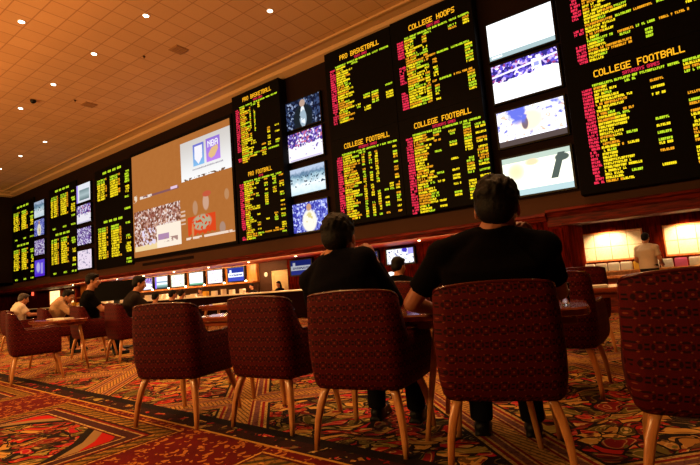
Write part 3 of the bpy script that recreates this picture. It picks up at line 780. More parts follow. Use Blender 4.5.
screen('television', -13.0, -11.9, 1.35, 1.92, 13.9, 'logo', 83, 'dim blue television just left of the long-sleeved man', 'television', 'televisions along the counter wall', st=.5)
warm = led('halogen_glow', '#ffe0a0', 25.0)
for k in range(10):
    x = -6.5-k*2.55
    downlight(x, 12.7, 2.02, .05, 'small halogen soffit light over the counter', 'halogens in the counter soffit', m=warm)
for i in range(10):
    x = -15.7-i*1.46
    bm = lathe(bmesh.new(), [(.03, 0), (.045, .02), (.04, .05), (.005, .06)], 12); o = obj('puck_light', bm, warm, None, True); o.location = (x-.0, 13.87, 1.272)
    tag(o, 'tiny glowing puck light on the ledge under the screens', 'light', 'puck lights on the screen ledge')
# long counter
root = empty('betting_counter', (-20, 12.9, LOW), 0, 'long dark betting counter with bright top along the wall', 'counter')
obj('countertop', BX(-16, 16.4, -.35, .35, .98, 1.03, .01), M['paper'], root)
M['counter_dark'] = plain('dark_counter_panel', '#160402', .8, spec=.03)
obj('counter_front', BX(-16, 16.4, -.28, .3, 0, .98), M['counter_dark'], root)
bm = bmesh.new()
for k in range(20): box(bm, -15.8+k*1.6, -14.4+k*1.6, -.31, -.28, .15, .85, .01)
obj('front_panels', bm, M['counter_dark'], root)
# things standing on the counter: paper stacks and little box signs
r = random.Random(5)
x = -30.0; k = 0
while x < -14.2:
    w = .16+.2*r.random(); h = .08+.17*r.random()
    bm = BX(-w/2, w/2, -.08, .08, 0, h, .006)
    for q in range(3): box(bm, -w/2-.008, w/2+.008, -.088, .088, h*(.2+.25*q), h*(.2+.25*q)+.008)
    o = obj('form_box', bm, M['paper'] if r.random() < .75 else M['yellow_paper']); o.location = (x, 12.75+.2*r.random(), .78); o.rotation_euler = (0, 0, r.uniform(-.3, .3))
    tag(o, 'small pale box of betting forms on the bright counter', 'form box', 'form boxes on the long counter')
    x += w+.12+.5*r.random()**2
# cream door
root = empty('door_1', (-13.9, 14.18, LOW)); tag(root, 'cream door behind the counter near the long-sleeved man', 'door', kind='structure')
bm = bmesh.new(); box(bm, -.47, -.38, -.04, .02, 0, 1.85); box(bm, .38, .47, -.04, .02, 0, 1.85); box(bm, -.47, .47, -.04, .02, 1.78, 1.87)
obj('door_frame', bm, M['door_paint'], root)
bm = BX(-.38, .38, -.02, .02, 0, 1.78); 
for z in (.12, .98): box(bm, -.28, .28, -.03, -.02, z, z+.68, .008)
obj('door_leaf', bm, M['door_paint'], root)
obj('door_handle', lathe(bmesh.new(), [(.012, -.04), (.03, 0), (.03, .02), (.01, .03)], 12, .3, -.06, .9), M['metal'], root, True)
# wall clock by the door
bm = bmesh.new(); lathe(bm, [(.1, 0), (.1, .02), (.085, .03), (.005, .03)], 20); o = obj('wall_clock', bm, M['white_gloss']); o.rotation_euler = (PI/2, 0, 0); o.location = (-14.75, 14.19, 1.5)
tag(o, 'small round white wall clock left of the cream door', 'clock')
# round lamp near the man in the dark cap
root = empty('globe_lamp', (-3.62, 6.05, .72), 0, 'small glowing white globe lamp on a table beside the man in a cap', 'lamp')
obj('lamp_base', lathe(bmesh.new(), [(.07, 0), (.07, .015), (.02, .03), (.018, .16)], 16), M['metal'], root, True)
bm = bmesh.new(); ell(bm, (0, 0, .23), (.085, .085, .085)); obj('lamp_globe', bm, led('globe_glow', '#fff8f0', 1.6), root, True)

# far left end: bright display windows and a red exit-like light
for x, w, z, h, l in ((-37.2, 1.7, .95, .95, 'left'), (-35.0, 1.5, .95, .9, 'right')):
    root = empty('lit_shelf_window', (x, 14.85, z), 0, 'glowing shop display window at the far left, '+l+' of the pair', 'display window', 'lit display windows at the far left')
    bm = bmesh.new(); box(bm, -w/2-.06, w/2+.06, -.04, .05, -.06, 0); box(bm, -w/2-.06, w/2+.06, -.04, .05, h, h+.06); box(bm, -w/2-.06, -w/2, -.04, .05, 0, h); box(bm, w/2, w/2+.06, -.04, .05, 0, h)
    obj('frame', bm, M['orange_wood'], root)
    g = G('lit_shelf_'+l); gg = g.coord('Generated'); u, _, v = g.xyz(gg)
    n = g.noise(gg, 8, 2.0)
    obj('lit_panel', BX(-w/2, w/2, 0, .04, 0, h), g.emit(g.mix(n, lin('#ffe0a0'), lin('#f0a850')), 2.6), root)
bm = BX(-.14, .14, -.03, .03, 0, .28, .01); o = obj('red_wall_light', bm, led('red_glow', '#ff5a3a', 2.0)); o.location = (-41.3, 14.9, 1.75); tag(o, 'small glowing red wall light at the far left end', 'light')

# ------------------------------------------------------------------ right alcove
halo = led('halogen_alcove', '#fff0c8', 30.0)
for x, w in ((-1.48, 'left'), (-.9, 'middle'), (-.05, 'right')): downlight(x, 12.9, 1.96, .055, 'tiny halogen in the alcove soffit, %s of the three' % w, 'halogens in the alcove', m=halo)
def poster(x0, x1, label, seed):
    root = empty('odds_sheet_panel', ((x0+x1)/2, 14.08, .95), 0, label, 'wall panel', 'lit sheet panels in the alcove')
    w = (x1-x0)/2
    bm = bmesh.new(); box(bm, -w-.03, w+.03, -.03, 0.02, -.03, 0); box(bm, -w-.03, w+.03, -.03, .02, .72, .75); box(bm, -w-.03, -w, -.03, .02, 0, .72); box(bm, w, w+.03, -.03, .02, 0, .72)
    obj('frame', bm, M['orange_wood'], root)
    g = G('printed_sheets'+str(seed)); x, y, z = g.xyz(g.coord())
    sheet = g.gt(g.mod(g.mul(x, 2.6), 1.0), .05); row = g.gt(g.mod(g.mul(z, 2.9), 1.0), .05)
    ln = g.mul(g.lt(g.mod(g.mul(z, 38.0), 1.0), .4), g.gt(g.noise(g.coord(), 30, 1.0), .5))
    c = g.mix(g.mul(sheet, row), lin('#b89468'), lin('#f0e2c4')); c = g.mix(g.mul(ln, .35), c, lin('#a08a6a'))
    obj('sheets', BX(-w, w, -.01, .01, 0, .72), g.bsdf(c, .8), root)
poster(-2.3, -.86, 'brightly lit panel of pale odds sheets left of the standing man', 1)
poster(-.36, 3.2, 'brightly lit panel of pale odds sheets right of the standing man', 2)
bm = BX(-.82, -.40, 13.98, 14.1, LOW, 1.96, .01); struct('trim_7', bm, M['cherry_z'], 'wooden pier between the two lit panels')
# shelf of coloured form boxes
root = empty('form_shelf', (0, 13.85, .66), 0, 'wooden shelf running below the lit panels of the alcove', 'shelf')
obj('shelf_board', BX(-2.3, 3.4, -.2, .2, -.04, 0, .006), M['orange_wood'], root)
obj('shelf_apron', BX(-2.3, 3.4, -.15, .2, -.5, -.04), M['orange_wood'], root)
cols = ['paper', 'paper', 'paper', 'paper', 'yellow_paper', 'paper', 'paper', 'pink_paper', 'paper', 'yellow_paper', 'paper', 'paper']
for i in range(12):
    x = -2.1+i*.285
    bm = bmesh.new(); box(bm, -.125, .125, -.09, .09, 0, .2, .006); box(bm, -.11, .11, -.075, .075, .2, .212)
    for q in range(4): box(bm, -.127, .127, -.092, .092, .03+q*.045, .036+q*.045)
    o = obj('form_box', bm, M[cols[i]]); o.location = (x, 13.75, .661)
    if cols[i] == 'pink_paper': tag(o, 'bright pink box of forms on the alcove shelf right of the standing man', 'form box', 'form boxes on the alcove shelf')
    elif cols[i] == 'yellow_paper' and i > 6: tag(o, 'yellow box of forms at the right end of the alcove shelf', 'form box', 'form boxes on the alcove shelf')
    elif cols[i] == 'yellow_paper': tag(o, 'yellow box of forms on the alcove shelf hidden beside the standing man', 'form box', 'form boxes on the alcove shelf')
    else: tag(o, 'white box of forms in the row on the alcove shelf', 'form box', 'white form boxes on the alcove shelf')
root = empty('writing_desk', (0, 12.25, LOW), 0, 'wooden writing desk with shiny edge before the right alcove', 'desk')
obj('desktop', BX(-2.2, 5, -.25, .25, .78, .83, .012), M['orange_wood'], root)
obj('desk_front', BX(-2.2, 5, -.2, .22, 0, .78), M['cherry'], root)

# ------------------------------------------------------------------ chairs
def make_chair():
    root = empty('tub_chair')
    # plan of the wrap-around shell, from the front of the left arm round the back
    plan = []
    def P(x, y, nx, ny, top): plan.append((x, y, nx, ny, top))
    R = .075; XW = .278; YB_ = -.27
    def arm_top(y): 
        t = max(0, min(1, (y+.20)/.085)); t = t*t*(3-2*t)
        return .80*(1-t)+.655*t + .02*max(0, (y-.05)/.2)
    ys = [.255, .25, .2, .13, .06, 0, -.06, -.10, -.12, -.14, -.16, -.18, -.195]
    left = [(-XW-.022*min(1, max(0, (y+.2)/.25)), y, -1, 0, arm_top(y)-(.05 if i == 0 else .015 if i == 1 else 0)) for i, y in enumerate(ys)]
    corner = []
    for k in range(1, 7):
        a = k/7*PI/2
        corner.append((-XW+R-R*math.cos(a), YB_+R-R*math.sin(a), -math.cos(a), -math.sin(a), .80+(.885-.80)*math.sin(a)**.5))
    back = []
    for k in range(9):
        x = -(XW-R)*(1-k/4)
        back.append((x, YB_-.012*(1-(x/(XW-R))**2), 0, -1, .888+.010*(1-(x/(XW-R))**2)))
    half = left+corner
    for p in half: P(*p)
    for p in back: P(*p)
    for p in reversed(half): P(-p[0], p[1], -p[2], p[3], p[4])
    bm = bmesh.new(); rows = []; T = .055
    for (x, y, nx, ny, top) in plan:
        row = []; rear = max(0, -ny)
        def pt(off, z):
            lean = rear*(.035*max(0, (z-.36)/.5))
            bulge = .020*math.sin(PI*min(1, max(0, (z-.33)/(top-.33)))**.8)
            row.append(bm.verts.new((x+nx*(off+(bulge if off > -.03 else -bulge*.4)+lean), y+ny*(off+lean+(bulge if off > -.03 else 0)), z)))
        H = top-.335
        pt(-.045, .335); pt(-.018, .342); pt(-.004, .365)
        for f in (.2, .36, .52, .68, .84): pt(0, .335+H*f)
        pt(0, top-.022); pt(-.008, top-.006); pt(-.022, top); pt(-T+.016, top-.002); pt(-T, top-.02)
        for f in (.7, .4): pt(-T, .335+H*f)
        pt(-T, .335)
        rows.append(row)
    n = len(rows[0])
    for a, b in zip(rows, rows[1:]):
        for i in range(n-1): bm.faces.new((a[i], b[i], b[i+1], a[i+1]))
        bm.faces.new((a[n-1], b[n-1], b[0], a[0]))
    bm.faces.new(rows[0]); bm.faces.new(rows[-1][::-1])
    bmesh.ops.recalc_face_normals(bm, faces=bm.faces)
    shell = obj('backrest_shell', bm, M['fabric'], root, True)
    # piping along the rim
    bm = bmesh.new(); pr = []
    for (x, y, nx, ny, top) in plan:
        rear = max(0, -ny); lean = rear*.035*max(0, (top-.36)/.5)
        c = Vector((x+nx*(lean-.008), y+ny*(lean-.008), top-.003)); nn = Vector((nx, ny, 0))
        pr.append([bm.verts.new(c+nn*(.008*math.cos(2*PI*i/8))+Vector((0, 0, .008*math.sin(2*PI*i/8)))) for i in range(8)])
    for a, b in zip(pr, pr[1:]):
        for i in range(8): bm.faces.new((a[i], a[(i+1) % 8], b[(i+1) % 8], b[i]))
    bm.faces.new(pr[0][::-1]); bm.faces.new(pr[-1]); bmesh.ops.recalc_face_normals(bm, faces=bm.faces)
    obj('piping', bm, M['piping'], shell, True)
    # seat pan and cushion
    bm = BX(-.235, .235, -.235, .24, .335, .40, .012); obj('seat_frame', bm, M['fabric'], root)
    bm = bmesh.new()
    loft(bm, [((0, .01, z), (a, 0, 0), (0, b, 0)) for z, a, b in ((.395, .21, .22), (.41, .228, .245), (.44, .232, .252), (.465, .225, .245), (.478, .19, .21))], 28, 5)
    obj('seat_cushion', bm, M['fabric'], root, True)
    # legs
    for sx in (-1, 1):
        for sy in (-1, 1):
            bm = bmesh.new(); rg = []
            top = Vector((sx*.205, sy*.20-.01, .36)); bot = Vector((sx*.27, sy*.275, 0))
            for t in (0, .12, .3, .55, .8, 1.0):
                c = top.lerp(bot, t); bow = .022*math.sin(PI*t)*(1-t*.4)
                c = c+Vector((sx*bow, sy*bow*.6, 0)); w = .025*(1-t)+.0135*t
                if t == 0: c.z = .35
                rg.append((c, (w, 0, 0), (0, w, 0)))
            loft(bm, rg, 16, 3.2)
            bmesh.ops.recalc_face_normals(bm, faces=bm.faces)
            obj('leg', bm, M['leg_wood'], root, True)
    return root

proto = make_chair(); first = [True]
def chair(x, y, deg, label, group=None, z=0):
    c = proto if first[0] else copy_tree(proto); first[0] = False
    c.location = (x, y, z); c.rotation_euler = (0, 0, math.radians(deg))
    tag(c, label, 'chair', group)
    return c
ROW = 'patterned tub chairs of the nearest row'
chair(-3.255, 2.24, 16.8, 'empty patterned maroon tub chair nearest the lower left, left of the other empty one', ROW)
chair(-2.45, 2.49, 3, 'empty patterned maroon tub chair directly left of the long-sleeved man', ROW)
chair(-1.63, 2.41, 10.5, 'patterned maroon tub chair the long-sleeved man sits in', ROW)
chair(-.845, 2.425, 19, 'large patterned maroon tub chair the man in a black t-shirt sits in', ROW)
chair(.025, 2.44, 4, 'dark tub chair cut off by the right edge of the picture', ROW)
chair(-7.0, 2.56, -17, 'maroon tub chair seen from the side at the left edge', 'tub chairs of the left tables')
chair(-8.4, 3.95, -8, 'tub chair under the seated man in black at the left', 'tub chairs of the left tables')
chair(-7.2, 3.95, -8, 'tub chair under the man in charcoal seated second from left', 'tub chairs of the left tables')
chair(-.86, 3.92, 2, 'tub chair in the second row right of the man in a black t-shirt', 'tub chairs of the second row')
chair(-1.05, 5.7, 20, 'tub chair farther back with only its front legs showing at right', 'tub chairs of the second row')
chair(-11.6, 5.9, -10, 'tub chair beyond the small table at the left edge', 'tub chairs of the left tables')
chair(-9.9, 4.0, -10, 'tub chair under the man in the pale shirt leaning at left', 'tub chairs of the left tables')
chair(-12.35, 4.2, 0, 'tub chair farthest left under the person with the pale back', 'tub chairs of the left tables')
chair(-11.66, 7.13, 0, 'tub chair under the leftmost of three dark heads above the empty chair', 'tub chairs behind the empty chairs', LOW)
chair(-10.83, 7.1, 5, 'tub chair under the middle of three dark heads above the empty chair', 'tub chairs behind the empty chairs', LOW)
chair(-11.9, 8.1, 0, 'tub chair under the right of three dark heads above the empty chair', 'tub chairs behind the empty chairs', LOW)
chair(-3.0, 5.2, 8, 'tub chair under the man in a cap between the two seated men', 'tub chairs of the second row')

# ------------------------------------------------------------------ tables
def table(x, y, w, d, deg, label, ins=.14):
    root = empty('game_table', (x, y, 0), math.radians(deg), label, 'table', 'low wooden tables between the chairs')
    bm = bmesh.new(); loft(bm, [((0, 0, z), (a, 0, 0), (0, b, 0)) for z, a, b in ((.675, w/2-.012, d/2-.012), (.682, w/2, d/2), (.71, w/2, d/2), (.72, w/2-.008, d/2-.008))], 40, 7)
    obj('tabletop', bm, M['table_wood'], root)
    obj('apron', BX(-w/2+.07, w/2-.07, -d/2+.07, d/2-.07, .63, .676, .006), M['table_wood'], root)
    for sx in (-1, 1):
        for sy in (-1, 1):
            bm = bmesh.new()
            loft(bm, [((sx*(w/2-ins+.10*t), sy*(d/2-.12+.08*t), .66*(1-t)), (.022-.008*t, 0, 0), (0, .022-.008*t, 0)) for t in (0, .3, .6, 1)], 14, 3)
            bmesh.ops.recalc_face_normals(bm, faces=bm.faces); obj('leg', bm, M['leg_wood'], root, True)
    return root
table(-3.55, 3.0, .75, .55, 10, 'small polished table between the two empty chairs, catching violet screen light')
table(-1.09, 2.80, 1.25, .62, 12, 'polished table in front of the man in a black t-shirt, corner showing', .42)
table(-7.75, 3.12, 1.2, .5, -4, 'wooden table with papers before the chair at the left edge')
table(-.82, 4.75, .95, .6, 0, 'table with white papers behind the second row chair at right')
table(-6.6, 5.3, .9, .5, 0, 'dim table farther back between the empty chairs')
table(-3.6, 6.05, .9, .7, 0, 'dark table under the globe lamp behind the two men')

def sheets(x, y, z, w, d, deg, label, group, n=4):
    bm = bmesh.new(); r = random.Random(int(abs(x*100)))
    for k in range(n):
        a, b = r.uniform(-.012, .012), r.uniform(-.012, .012)
        box(bm, -w/2+a, w/2+a, -d/2+b, d/2+b, k*.003, k*.003+.0024)
    o = obj('betting_sheets', bm, M['paper']); o.location = (x, y, z+.001); o.rotation_euler = (0, 0, math.radians(deg))
    tag(o, label, 'papers', group)
sheets(-.72, 4.6, .72, .26, .2, 10, 'white papers at the near edge of the table on the right', 'papers on the tables', 6)
sheets(-.98, 4.88, .72, .3, .2, -8, 'white papers at the back of the table on the right', 'papers on the tables', 5)
sheets(-7.55, 3.12, .72, .24, .16, 12, 'pale papers at the right end of the left table', 'papers on the tables', 5)
sheets(-8.05, 3.2, .72, .22, .16, -5, 'pale papers at the left end of the left table', 'papers on the tables', 4)
sheets(-6.6, 5.25, .72, .28, .18, 0, 'tan papers on the dim farther table between the empty chairs', 'papers on the tables', 6)
# tall glass on the right hand table corner, by the watch
def glass():
    g = G('clear_glass'); n = g.t.nodes.new('ShaderNodeBsdfGlass'); n.inputs['Roughness'].default_value = .02; n.inputs['IOR'].default_value = 1.45
    g.t.links.new(n.outputs[0], g.out.inputs[0]); return g.mat
bm = lathe(bmesh.new(), [(.024, 0), (.029, .12), (.026, .12), (.0215, .008)], 20); o = obj('drinking_glass', bm, glass(), None, True); o.location = (-.57, 2.80, .722); tag(o, 'clear drinking glass on the table corner by the right forearm', 'glass')
# dark box-like monitor between the two men at the left
root = empty('table_monitor', (-9.15, 4.75, 0), math.radians(45), 'wide black box-like screen back between the two men at left', 'monitor')
bm = bmesh.new(); prism(bm, [(-.03, .93), (.05, .93), (.05, 1.31), (-.03, 1.31)], -.42, .42); obj('screen_back', bm, M['black'], root)
obj('stand_post', BX(-.05, .05, -.02, .04, .02, .93), M['black_gloss'], root)
obj('stand_foot', BX(-.25, .25, -.18, .2, 0, .03, .008), M['black_gloss'], root)

# ------------------------------------------------------------------ people
def hand(bm, wrist, d, nrm, thumb, curl=.5, s=1.0):
    """d = along the hand, nrm = towards the palm side, thumb = towards the thumb"""
    w = Vector(wrist); d = Vector(d).normalized(); nrm = (Vector(nrm)-d*Vector(nrm).dot(d)).normalized(); t = nrm.cross(d)
    if t.dot(Vector(thumb)) < 0: t = -t
    loft(bm, [(w+d*(a*s), t*(b*s), nrm*(c*s)) for a, b, c in ((-.01, .027, .019), (.02, .034, .018), (.06, .041, .016), (.088, .040, .013))], 14, 2.6)
    for k, (L, off) in enumerate(((.070, .030), (.080, .010), (.074, -.010), (.058, -.030))):
        b0 = w+d*.080*s+t*off*s; ang = curl*(1+.1*k)
        sp = t*(off*.8)
        d1 = (d*math.cos(ang*.6)+nrm*math.sin(ang*.6)+sp).normalized(); d2 = (d*math.cos(ang*1.6)+nrm*math.sin(ang*1.6)+sp).normalized()
        m = b0+d1*L*.5*s; e = m+d2*L*.5*s
        cap(bm, b0, m, .0095*s, .0088*s, 8); cap(bm, m, e, .0088*s, .0072*s, 8)
    b0 = w+d*.022*s+t*.026*s; m = b0+(d*.55+t*.75+nrm*.25).normalized()*.042*s; e = m+(d*.85+t*.3+nrm*.3).normalized()*.032*s
    cap(bm, b0, m, .0125*s, .0105*s, 8); cap(bm, m, e, .0105*s, .0085*s, 8)

def head_parts(bm, c, rot, s=1.0):
    def L(x, y, z): return Vector(c)+rot @ Vector((x*s, y*s, z*s))
    ell(bm, L(0, -.012, .035), (.076*s, .094*s, .086*s), rot, 20)     # skull
    ell(bm, L(0, .018, -.03), (.063*s, .072*s, .078*s), rot, 20)      # face
    ell(bm, L(0, .05, -.088), (.033*s, .03*s, .026*s), rot, 12)       # chin
    cap(bm, L(-.05, .01, -.06), L(-.02, .055, -.09), .018*s, .016*s, 8); cap(bm, L(.05, .01, -.06), L(.02, .055, -.09), .018*s, .016*s, 8)
    cap(bm, L(0, .085, .012), L(0, .108, -.03), .009*s, .014*s, 8)    # nose
    cap(bm, L(-.03, .082, .022), L(.03, .082, .022), .01*s, .01*s, 8) # brow
    ell(bm, L(0, .082, -.058), (.022*s, .012*s, .009*s), rot, 10)     # lips
    for e in (-1, 1):
        ell(bm, L(e*.079, -.008, -.008), (.008*s, .018*s, .031*s), rot, 10); ell(bm, L(e*.042, .06, -.02), (.022*s, .02*s, .02*s), rot, 10)

def human(label, loc, rz, voxel, shoulder, elbows, wrists, headc, hrot=(0, 0, 0), s=1.0, pelvis=(0, -.10, .56), chest=None, knees=None, ankles=None,
          sleeve='short', skin='skin', shirt='shirt_black', pants='denim', hair='hair', handdir=None, palm=None, curl=.6, group=None, bulk=1.0, hairlen=0.0, cap_=False, long_hair=False, sw=.19, hs=None):
    hs = hs or s
    root = empty('person', loc, math.radians(rz), label, 'person', group)
    V = Vector
    pelvis = V(pelvis); headc = V(headc); sh = V(shoulder)      # sh = midpoint between the shoulders
    hrot = Matrix.Rotation(math.radians(hrot[2]), 3, 'Z') @ Matrix.Rotation(math.radians(hrot[0]), 3, 'X') @ Matrix.Rotation(math.radians(hrot[1]), 3, 'Y')
    up = (sh-pelvis).normalized(); side = V((1, 0, 0)); side = (side-up*side.dot(up)).normalized(); fwd = up.cross(side)
    SL, SR = sh-side*sw*s, sh+side*sw*s
    if knees is None: knees = ((-.13, .36, .52), (.13, .36, .52))
    if ankles is None: ankles = ((-.14, .34, .09), (.14, .34, .09))
    hips = (pelvis+V((-.09, .02, 0))*s, pelvis+V((.09, .02, 0))*s)
    def torso(bm, g, hipz=-.10):
        L = (sh-pelvis).length
        rg = []
        for t, rx, ry, off in ((hipz, .15, .10, 0), (0, .175, .125, -.005), (.22, .168, .125, .0), (.45, .168, .118, .005), (.68, .188, .125, 0), (.86, .195, .115, -.012), (.97, .165, .09, -.015), (1.06, .112, .078, -.015), (1.13, .076, .066, -.012), (1.17, .064, .06, -.006)):
            bk = bulk if t < .9 else 1
            rg.append((pelvis+up*L*t+fwd*off*s, side*(rx*s*bk+g), fwd*(ry*s*bk+g)))
        loft(bm, rg, 24, 2.3)
        for e, S in ((-1, SL), (1, SR)):
            ell(bm, S-up*.012*s, ((.066*s+g)*bulk**.5, (.066*s+g), (.062*s+g)), None, 14)
            if g: tube(bm, sh+up*.0, sh+up*.088*s-fwd*.004+(headc-sh)*.05, .092*hs, .068*hs)
            cap(bm, sh+up*.055*s+side*e*.05*s-fwd*.012*s, S+up*.004*s-side*e*.01, .045*s+g*.6, .052*s+g*.6)   # trapezius
    # --- body
    bm = bmesh.new(); torso(bm, 0)
    cap(bm, sh+up*.04*s, headc+V((0, -.012, -.05))*s, .058*hs, .056*hs)
    head_parts(bm, headc, hrot, hs)
    for i, (S, E_, W) in enumerate(zip((SL, SR), elbows, wrists)):
        E_, W = V(E_), V(W)
        cap(bm, S, E_, .050*s*bulk**.5, .040*s); cap(bm, E_, E_.lerp(W, .35), .040*s, .041*s); cap(bm, E_.lerp(W, .35), W, .041*s, .026*s)
        d = V(handdir[i]) if handdir else (W-E_).normalized()
        hand(bm, W+d.normalized()*.012, d, palm[i] if palm else (0, .3, -1), (1 if i == 0 else -1, .2, .4), curl, s)
    for H, Kn, A in zip(hips, knees, ankles):
        Kn, A = V(Kn), V(A)
        cap(bm, H, Kn, .088*s*bulk**.5, .058*s); cap(bm, Kn, Kn.lerp(A, .35), .055*s, .058*s); cap(bm, Kn.lerp(A, .35), A, .058*s, .038*s)
        cap(bm, A, A+V((0, .12, -.045))*s, .036*s, .028*s)
    me = remesh(bm, voxel, 3)
    body = link_mesh('body', me, M[skin], root, True)
    # --- shirt
    bm = bmesh.new(); torso(bm, .014*s)
    for i, (S, E_, W) in enumerate(zip((SL, SR), elbows, wrists)):
        E_, W = V(E_), V(W)
        if sleeve == 'short':
            e = S.lerp(E_, .72); tube(bm, S, e, (.062*s)*bulk**.5, .060*s)
        else:
            cap(bm, S, E_, .064*s, .052*s); cap(bm, E_, E_.lerp(W, .5), .052*s, .048*s); tube(bm, E_.lerp(W, .4), W-(W-E_).normalized()*.01, .049*s, .036*s)
    link_mesh('shirt', remesh(bm, max(voxel, .010), 5), M[shirt], root, True)
    # --- trousers
    bm = bmesh.new()
    loft(bm, [(pelvis+up*t*s, side*(rx*s*bulk), fwd*(ry*s*bulk)) for t, rx, ry in ((-.12, .14, .11), (-.06, .18, .135), (.05, .188, .14), (.10, .182, .138))], 20, 2.3)
    for H, Kn, A in zip(hips, knees, ankles):
        Kn, A = V(Kn), V(A)
        cap(bm, H, Kn, .103*s*bulk**.5, .074*s); cap(bm, Kn, Kn.lerp(A, .2), .074*s, .07*s); tube(bm, Kn, A+(A-Kn).normalized()*.015, .072*s, .058*s)
    link_mesh('trousers', remesh(bm, max(voxel, .012), 4), M[pants], root, True)
    # --- shoes
    for A in ankles:
        A = V(A); bm = bmesh.new(); z0 = A.z-.088*s
        cap(bm, (A.x, A.y-.01, z0+.048), (A.x, A.y+.02, z0+.05), .044*s, .046*s); cap(bm, (A.x, A.y+.02, z0+.042), (A.x, A.y+.15*s, z0+.036), .043*s, .034*s)
        box(bm, A.x-.042*s, A.x+.042*s, A.y-.055, A.y+.17*s, z0, z0+.022, .008)
        link_mesh('shoe', remesh(bm, .009, 3), M['shoe'], root, True)
    # --- hair
    bm = bmesh.new()
    def Lh(x, y, z): return headc+hrot @ V((x*hs, y*hs, z*hs))
    ell(bm, Lh(0, -.02, .046), (.083*hs, .095*hs, .088*hs), hrot, 24)
    ell(bm, Lh(0, -.048, .0), (.076*hs, .062*hs, .072*hs), hrot, 20)
    for e in (-1, 1): ell(bm, Lh(e*.066, -.022, .018), (.017*hs, .05*hs, .045*hs), hrot, 12)
    ell(bm, Lh(0, .045, .088), (.062*hs, .04*hs, .032*hs), hrot, 14)
    if long_hair:
        cap(bm, Lh(0, -.05, -.02), Lh(0, -.075, -.18), .075*hs, .07*hs); cap(bm, Lh(-.05, -.03, 0), Lh(-.06, -.04, -.16), .035*hs, .03*hs); cap(bm, Lh(.05, -.03, 0), Lh(.06, -.04, -.16), .035*hs, .03*hs)
    rr = random.Random(9)
    if voxel < .008:
        for k in range(90):
            a = rr.uniform(0, 2*PI); b = rr.uniform(-.1, 1.2)
            p = V((math.cos(a)*math.cos(b)*.080, -.02+math.sin(a)*math.cos(b)*.092, .046+math.sin(b)*.084))
            if p.y < .05: ell(bm, Lh(*p), (.011*hs, .011*hs, .014*hs), hrot, 6)
    link_mesh('hair' if not cap_ else 'cap', remesh(bm, max(voxel, .007), 2), M[hair], root, True)
    for e in (-1, 1):
        bm = bmesh.new(); ell(bm, Lh(e*.029, .0755, .002), (.012*hs, .011*hs, .009*hs), hrot, 10); o = obj('eye', bm, M['eye'], root, True)
        bm = bmesh.new(); ell(bm, Lh(e*.029, .0845, .002), (.005*hs, .0035*hs, .005*hs), hrot, 8); obj('iris', bm, M['iris'], o, True)
    return root

# the large man in a black t-shirt, back to us, right hand at his chin
p = human('large man in black t-shirt seen from behind, hand at chin, seated at right', (-.855, 2.42, 0), 16.7, .006,
      shoulder=(.035, -.17, 1.05), elbows=((-.41, -.06, .80), (.34, .06, .81)), wrists=((-.33, .20, .745), (.235, .0, 1.05)),
      headc=(.085, -.15, 1.245), hrot=(-4, 3, -6), s=1.13, pelvis=(.03, -.05, .57), handdir=((.1, 1, -.02), (-.25, -.1, 1)), palm=((0, 0, -1), (-.8, -.6, 0)), curl=.9, bulk=1.12, skin='skin_dark', sw=.205, hs=1.28)
# wristwatch on his right forearm
bm = bmesh.new(); 
W = Vector((.34, .06, .81)).lerp(Vector((.235, .0, 1.05)), .3); d = (Vector((.235, .0, 1.05))-Vector((.34, .06, .81))).normalized(); tube(bm, W-d*.012, W+d*.012, .05, .05, 18)
obj('wristwatch', bm, M['metal'], p, True)
# the long-sleeved man, both hands at his face
human('man in dark long-sleeved top from behind, hands at his face, elbows on table', (-1.63, 2.41, 0), 10.5, .006,
      shoulder=(-.135, -.13, 1.03), elbows=((-.40, .03, .80), (.145, .10, .80)), wrists=((-.30, .0, 1.04), (.07, .01, 1.05)),
      headc=(-.115, -.09, 1.21), hrot=(-8, 0, 4), s=1.06, pelvis=(0, -.05, .56), sleeve='long', shirt='shirt_navy', handdir=((.3, -.1, 1), (-.3, -.1, 1)), palm=((1, 0, 0), (-1, 0, 0)), curl=.9, sw=.183, hs=1.22)
# left pair
human('man in black t-shirt at left, head turned right in profile, elbow on table', (-8.4, 3.95, 0), -22, .012,
      shoulder=(0, -.06, 1.04), elbows=((-.24, .12, .82), (.24, .12, .80)), wrists=((-.1, .36, .78), (.12, .36, .76)), headc=(.03, .0, 1.30), hrot=(-6, 0, -12), s=1.08, skin='skin', curl=.6, pelvis=(0, -.05, .56))
human('man in charcoal t-shirt leaning forward, seated second from left', (-7.2, 3.95, 0), -22, .012,
      shoulder=(.02, .06, .96), elbows=((-.22, .22, .78), (.26, .26, .76)), wrists=((-.08, .44, .76), (.1, .46, .76)), headc=(.03, .14, 1.17), hrot=(-12, 0, -8), s=1.0, shirt='shirt_grey', curl=.6, pelvis=(0, -.05, .56))
human('man in pale beige shirt leaning right behind the man in black', (-9.95, 3.95, 0), -35, .014,
      shoulder=(.02, .14, .98), elbows=((-.22, .28, .78), (.24, .30, .78)), wrists=((-.08, .5, .76), (.1, .5, .76)), headc=(.03, .25, 1.08), hrot=(-20, 0, -8), s=1.08, shirt='shirt_beige', sleeve='long', curl=.6, pelvis=(0, -.05, .56))
human('person with dark hair and pale pink back, farthest left', (-12.35, 4.2, 0), -5, .016,
      shoulder=(0, -.02, .96), elbows=((-.25, .12, .76), (.25, .12, .76)), wrists=((-.1, .36, .76), (.1, .36, .76)), headc=(0, .07, 1.12), hrot=(-16, 0, 0), s=1.05, shirt='shirt_white', hair='hair_grey', pelvis=(0, -.05, .56))
